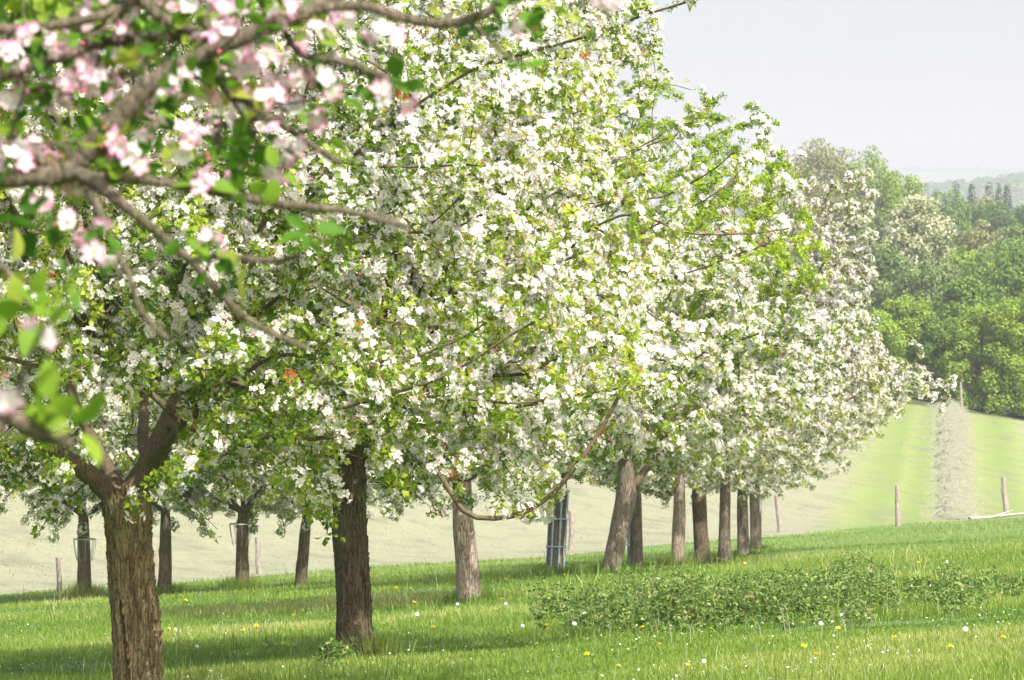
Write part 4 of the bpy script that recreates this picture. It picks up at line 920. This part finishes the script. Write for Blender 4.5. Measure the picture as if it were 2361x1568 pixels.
def bgtree(x, ytop, Y, rpx, kind, label, seed, name='deciduous_tree', n_=13000, leafsz=.28, trunkh=.18, cream=False, asp=1.0, bare=False):
    r = np.random.default_rng(seed); X = (x-CX)*Y/FPX; g = gz(X, Y); top = (CY-ytop)*Y/FPX; H = top-g; Rm = rpx*Y/FPX
    t = empty(name, (X, Y, g), label, 'tree' if name != 'hedge_bush' else 'bush', 'trees beyond the hay field')
    if name == 'spruce_tree':
        k = n_; u = r.random(k)**.6; th = r.uniform(0, 6.28, k); tier = .75+.25*np.abs(np.sin(u*38)); rr = Rm*(.2+u)*tier*(r.random(k)**.4)
        p = np.stack([rr*np.cos(th), rr*np.sin(th), H*(1-u*.92)-.12*rr], -1); nr = np.stack([np.cos(th)*.5, np.sin(th)*.5, np.ones(k)], -1)+r.normal(size=(k, 3))*.3
        V, F = quads(p, nr, r.uniform(.3, .6, k), r, .5); mesh('crown', V, F, BGM['spruce'], t, attrs={'tint': np.repeat(r.random(k), 4)})
        V, F = trunk_mesh([[0, 0, -.3], [0, 0, H*.3], [0, 0, H*.97]], [.22, .16, .03], seed, sides=10, rows=4); mesh('trunk', V, F, M_BARK2, t); return
    # clumps over an uneven dome, leaves over the clumps
    lo = H*trunkh; c0 = np.array([0, 0, (lo+H)/2]); rad = np.array([Rm, Rm, (H-lo)/2*asp]); K = 150
    d = r.normal(size=(K, 3)); d /= np.linalg.norm(d, axis=1)[:, None]; f = (r.uniform(.35, .88, K)**.7)[:, None]*(1+.05*sine_noise(seed, 5, 2.5)(d))[:, None]
    if trunkh == 0: cc_ = np.stack([r.uniform(-1, 1, K)*Rm, r.uniform(-.6, .6, K)*Rm, H*r.random(K)*.9], -1); cc_[:, 0] *= np.sqrt(np.clip(1.05-(cc_[:, 2]/H)**3, .1, 1)); cc_[:, 2] *= 1-.12*np.abs(cc_[:, 0]/Rm)
    cc = cc_ if trunkh == 0 else c0+d*rad*f; cr = r.uniform(.12, .25, K)*min(Rm, (H-lo)/2)*1.15
    k = r.choice(K, n_, p=cr**2/(cr**2).sum()); dd = r.normal(size=(n_, 3)); dd[:, 2] += .35; dd /= np.linalg.norm(dd, axis=1)[:, None]
    p = cc[k]+dd*cr[k][:, None]*r.uniform(.72, 1.12, n_)[:, None]; p[:, 2] = np.clip(p[:, 2], .3, None)
    nr = dd+r.normal(size=(n_, 3))*.5
    V, F = quads(p, nr, r.uniform(.6, 1.3, n_)*leafsz, r); tone = np.clip(r.beta(2, 2, n_)*.7+.15+(r.random(K)[k]-.5)*.35, 0, 1)
    cr_ = mesh('crown', V, F, BGM[kind], t, attrs={'tint': np.repeat(tone, 4)})
    if cream:
        q = r.choice(n_, 6500); q = q[(dd[q, 2] > .15) & (dd[q, 1] < .6)]; pp = p[q]+dd[q]*.25; bases = np.repeat(pp, 3, 0)+r.normal(size=(len(pp)*3, 3))*[.08, .08, .22]
        V, F = quads(bases, r.normal(size=bases.shape), np.full(len(bases), .40), r); mesh('blossom', V, F, BGM['cream'], t, attrs={'tint': np.repeat(r.random(len(bases)), 4)})
    bag = Bag(); V, F = tube(np.array([[0, 0, -.4], [.1, 0, lo*.8], [.0, .1, H*.55], [.1, 0, H*.85]]), [.03*H*.6+.05, .016*H+.04, .01*H+.03, .02], 10); bag.add(V, F)
    for j in r.choice(K, 26, replace=False):
        s0 = np.array([0, 0, r.uniform(lo*.7, H*.5)]); e = cc[j]; q = catmull([s0, (s0+e)/2+[0, 0, -.05*H*r.random()], e], 4); V, F = tube(q, np.linspace(.008*H+.02, .015, len(q)), 5); bag.add(V, F)
    bag.build('trunk', M_BARKG if not bare else M_BARK3, t)
BT = [
 (1985, 700, 262, 95, 'lime', 'yellow green bush at the left end of the hedge, partly behind the apple crown', 1),
 (2085, 668, 268, 85, 'lime', 'rounded yellow green hedge tree above the top end of the windrow', 2),
 (2170, 715, 266, 70, 'green', 'lower green hedge tree between two taller yellow green ones', 3),
 (2262, 690, 264, 85, 'lime', 'bright green hedge tree with feathery top right of the windrow', 4),
 (2365, 655, 262, 90, 'lime', 'bright green hedge tree cut by the right edge of the picture', 5),
 (1880, 730, 275, 90, 'green', 'green hedge tree seen through the right flank of the apple crowns', 6),
 (2310, 575, 330, 110, 'green', 'broad dark green tree rising behind the right end of the hedge', 7),
 (2135, 592, 345, 95, 'grey', 'soft grey green birch like tree below the cream flowering one', 8),
 (2020, 560, 350, 90, 'grey', 'blue green tree just right of the apple crown outline', 9),
 (2125, 445, 430, 88, 'grey', 'large tree covered in cream coloured flower spikes', 10),
 (2255, 510, 440, 75, 'tan', 'tan half bare tree right of the cream flowering one', 11),
 (2365, 505, 470, 70, 'grey', 'pale green rounded tree at the right edge, halfway up the wood', 12),
 (2085, 395, 540, 75, 'lime', 'light green tree on the ridge left of the cream flowering one', 13),
 (2180, 455, 560, 80, 'green', 'green tree on the ridge below the leftmost dark spruce', 14),
 (2290, 462, 560, 80, 'dark', 'dense blue green tree on the ridge below the spruces', 15),
 (2385, 452, 560, 75, 'dark', 'dense blue green tree on the ridge at the right edge', 16),
 (2005, 345, 500, 100, 'lime', 'green topped tall tree just beyond the crown outline, highest of the wood on its right', 17),
 (1900, 318, 500, 125, 'tan', 'tall brownish budding tree rising behind the blossom, highest of the wood', 18),
 (1790, 400, 510, 85, 'green', 'green tree glimpsed behind the top of the far apple crowns', 19),
 (2270, 440, 640, 45, 'tan', 'small brown budding tree between the spruces on the skyline', 20),
 (2215, 560, 400, 60, 'lime', 'small light green tree below the tan half bare one', 21),
 (2050, 470, 470, 60, 'grey', 'grey green tree filling the gap left of the cream flowering one', 22),
 (2340, 540, 420, 70, 'green', 'green tree above the broad dark one near the right edge', 23),
 (2222, 640, 300, 70, 'green', 'dark green tree behind the dip in the hedge', 24),
]
for (x, yt, Y, rp, kd, lab, sd_) in BT:
    hedge = Y < 290
    bgtree(x, yt, Y, rp, kd, lab, 400+sd_, n_=28000 if hedge else 17000, leafsz=.19 if hedge else .19+.0003*Y, trunkh=.0 if hedge else (.12 if Y < 450 else .3), cream=(sd_ == 10), name='hedge_tree' if hedge else 'deciduous_tree')
for k, (x, yt, wp, lab) in enumerate([(2160, 432, 17, 'leftmost small dark spruce on the skyline'), (2203, 415, 17, 'dark spruce left of the gap on the skyline'), (2240, 418, 14, 'dark spruce right of the gap on the skyline'),
                                      (2280, 418, 18, 'broadest dark spruce of the skyline group'), (2302, 421, 12, 'slim spruce pressed against the broadest one'), (2322, 419, 15, 'rightmost dark spruce on the skyline')]):
    bgtree(x, yt, 660, wp*2.3, 'spruce', lab, 450+k, name='spruce_tree', n_=4500)

# distant woods on the two far ridges
def wood(name, Yc, spreadY, xr, n_, size, seed, label):
    r = np.random.default_rng(seed); X = r.uniform(*xr, n_); Y = Yc+r.normal(size=n_)*spreadY
    Z = ground(X, Y); s = r.uniform(*size, n_); K = 60
    d = r.normal(size=(n_, K, 3)); d[:, :, 2] = np.abs(d[:, :, 2]); d /= np.linalg.norm(d, axis=2)[:, :, None]
    p = (np.stack([X, Y, Z], -1)[:, None]+d*s[:, None, None]*np.array([1, 1, 1.2])*r.uniform(.8, 1.1, (n_, K, 1))).reshape(-1, 3)
    V, F = quads(p, d.reshape(-1, 3)+r.normal(size=p.shape)*.4, np.repeat(s, K)*r.uniform(.4, .8, n_*K), r)
    tag(mesh(name, V, F, BGM['dark'], attrs={'tint': np.repeat(r.random(n_*K), 4)}), label, 'wood', kind='stuff')
wood('distant_wood', 2650, 60, (130, 560), 1500, (2.2, 4.5), 501, 'blue hazed wood along the nearer distant ridge')
wood('remote_wood', 5450, 60, (250, 1100), 700, (4, 8), 502, 'faint woodland on the farthest pale ridge')

# ------------------------------------------------------------------ haze
def haze():
    x0, x1, y0, y1, z0, z1 = -1600, 2000, -330, 6300, -230, 330
    V = np.array([[x, y, z] for z in (z0, z1) for y in (y0, y1) for x in (x0, x1)]); F = np.array([[0, 2, 3, 1], [4, 5, 7, 6], [0, 1, 5, 4], [2, 6, 7, 3], [0, 4, 6, 2], [1, 3, 7, 5]])
    m = bpy.data.materials.new('haze'); m.use_nodes = True; n = m.node_tree
    for x in list(n.nodes): n.nodes.remove(x)
    o_ = n.nodes.new('ShaderNodeOutputMaterial'); v = n.nodes.new('ShaderNodeVolumePrincipled')
    v.inputs['Color'].default_value = (.615, .635, .71, 1); v.inputs['Density'].default_value = .00031; v.inputs['Anisotropy'].default_value = 0
    n.links.new(v.outputs[0], o_.inputs['Volume'])
    tag(mesh('haze', V, F, m), 'thin blue haze filling the air over the valley', 'haze', kind='stuff')
haze()
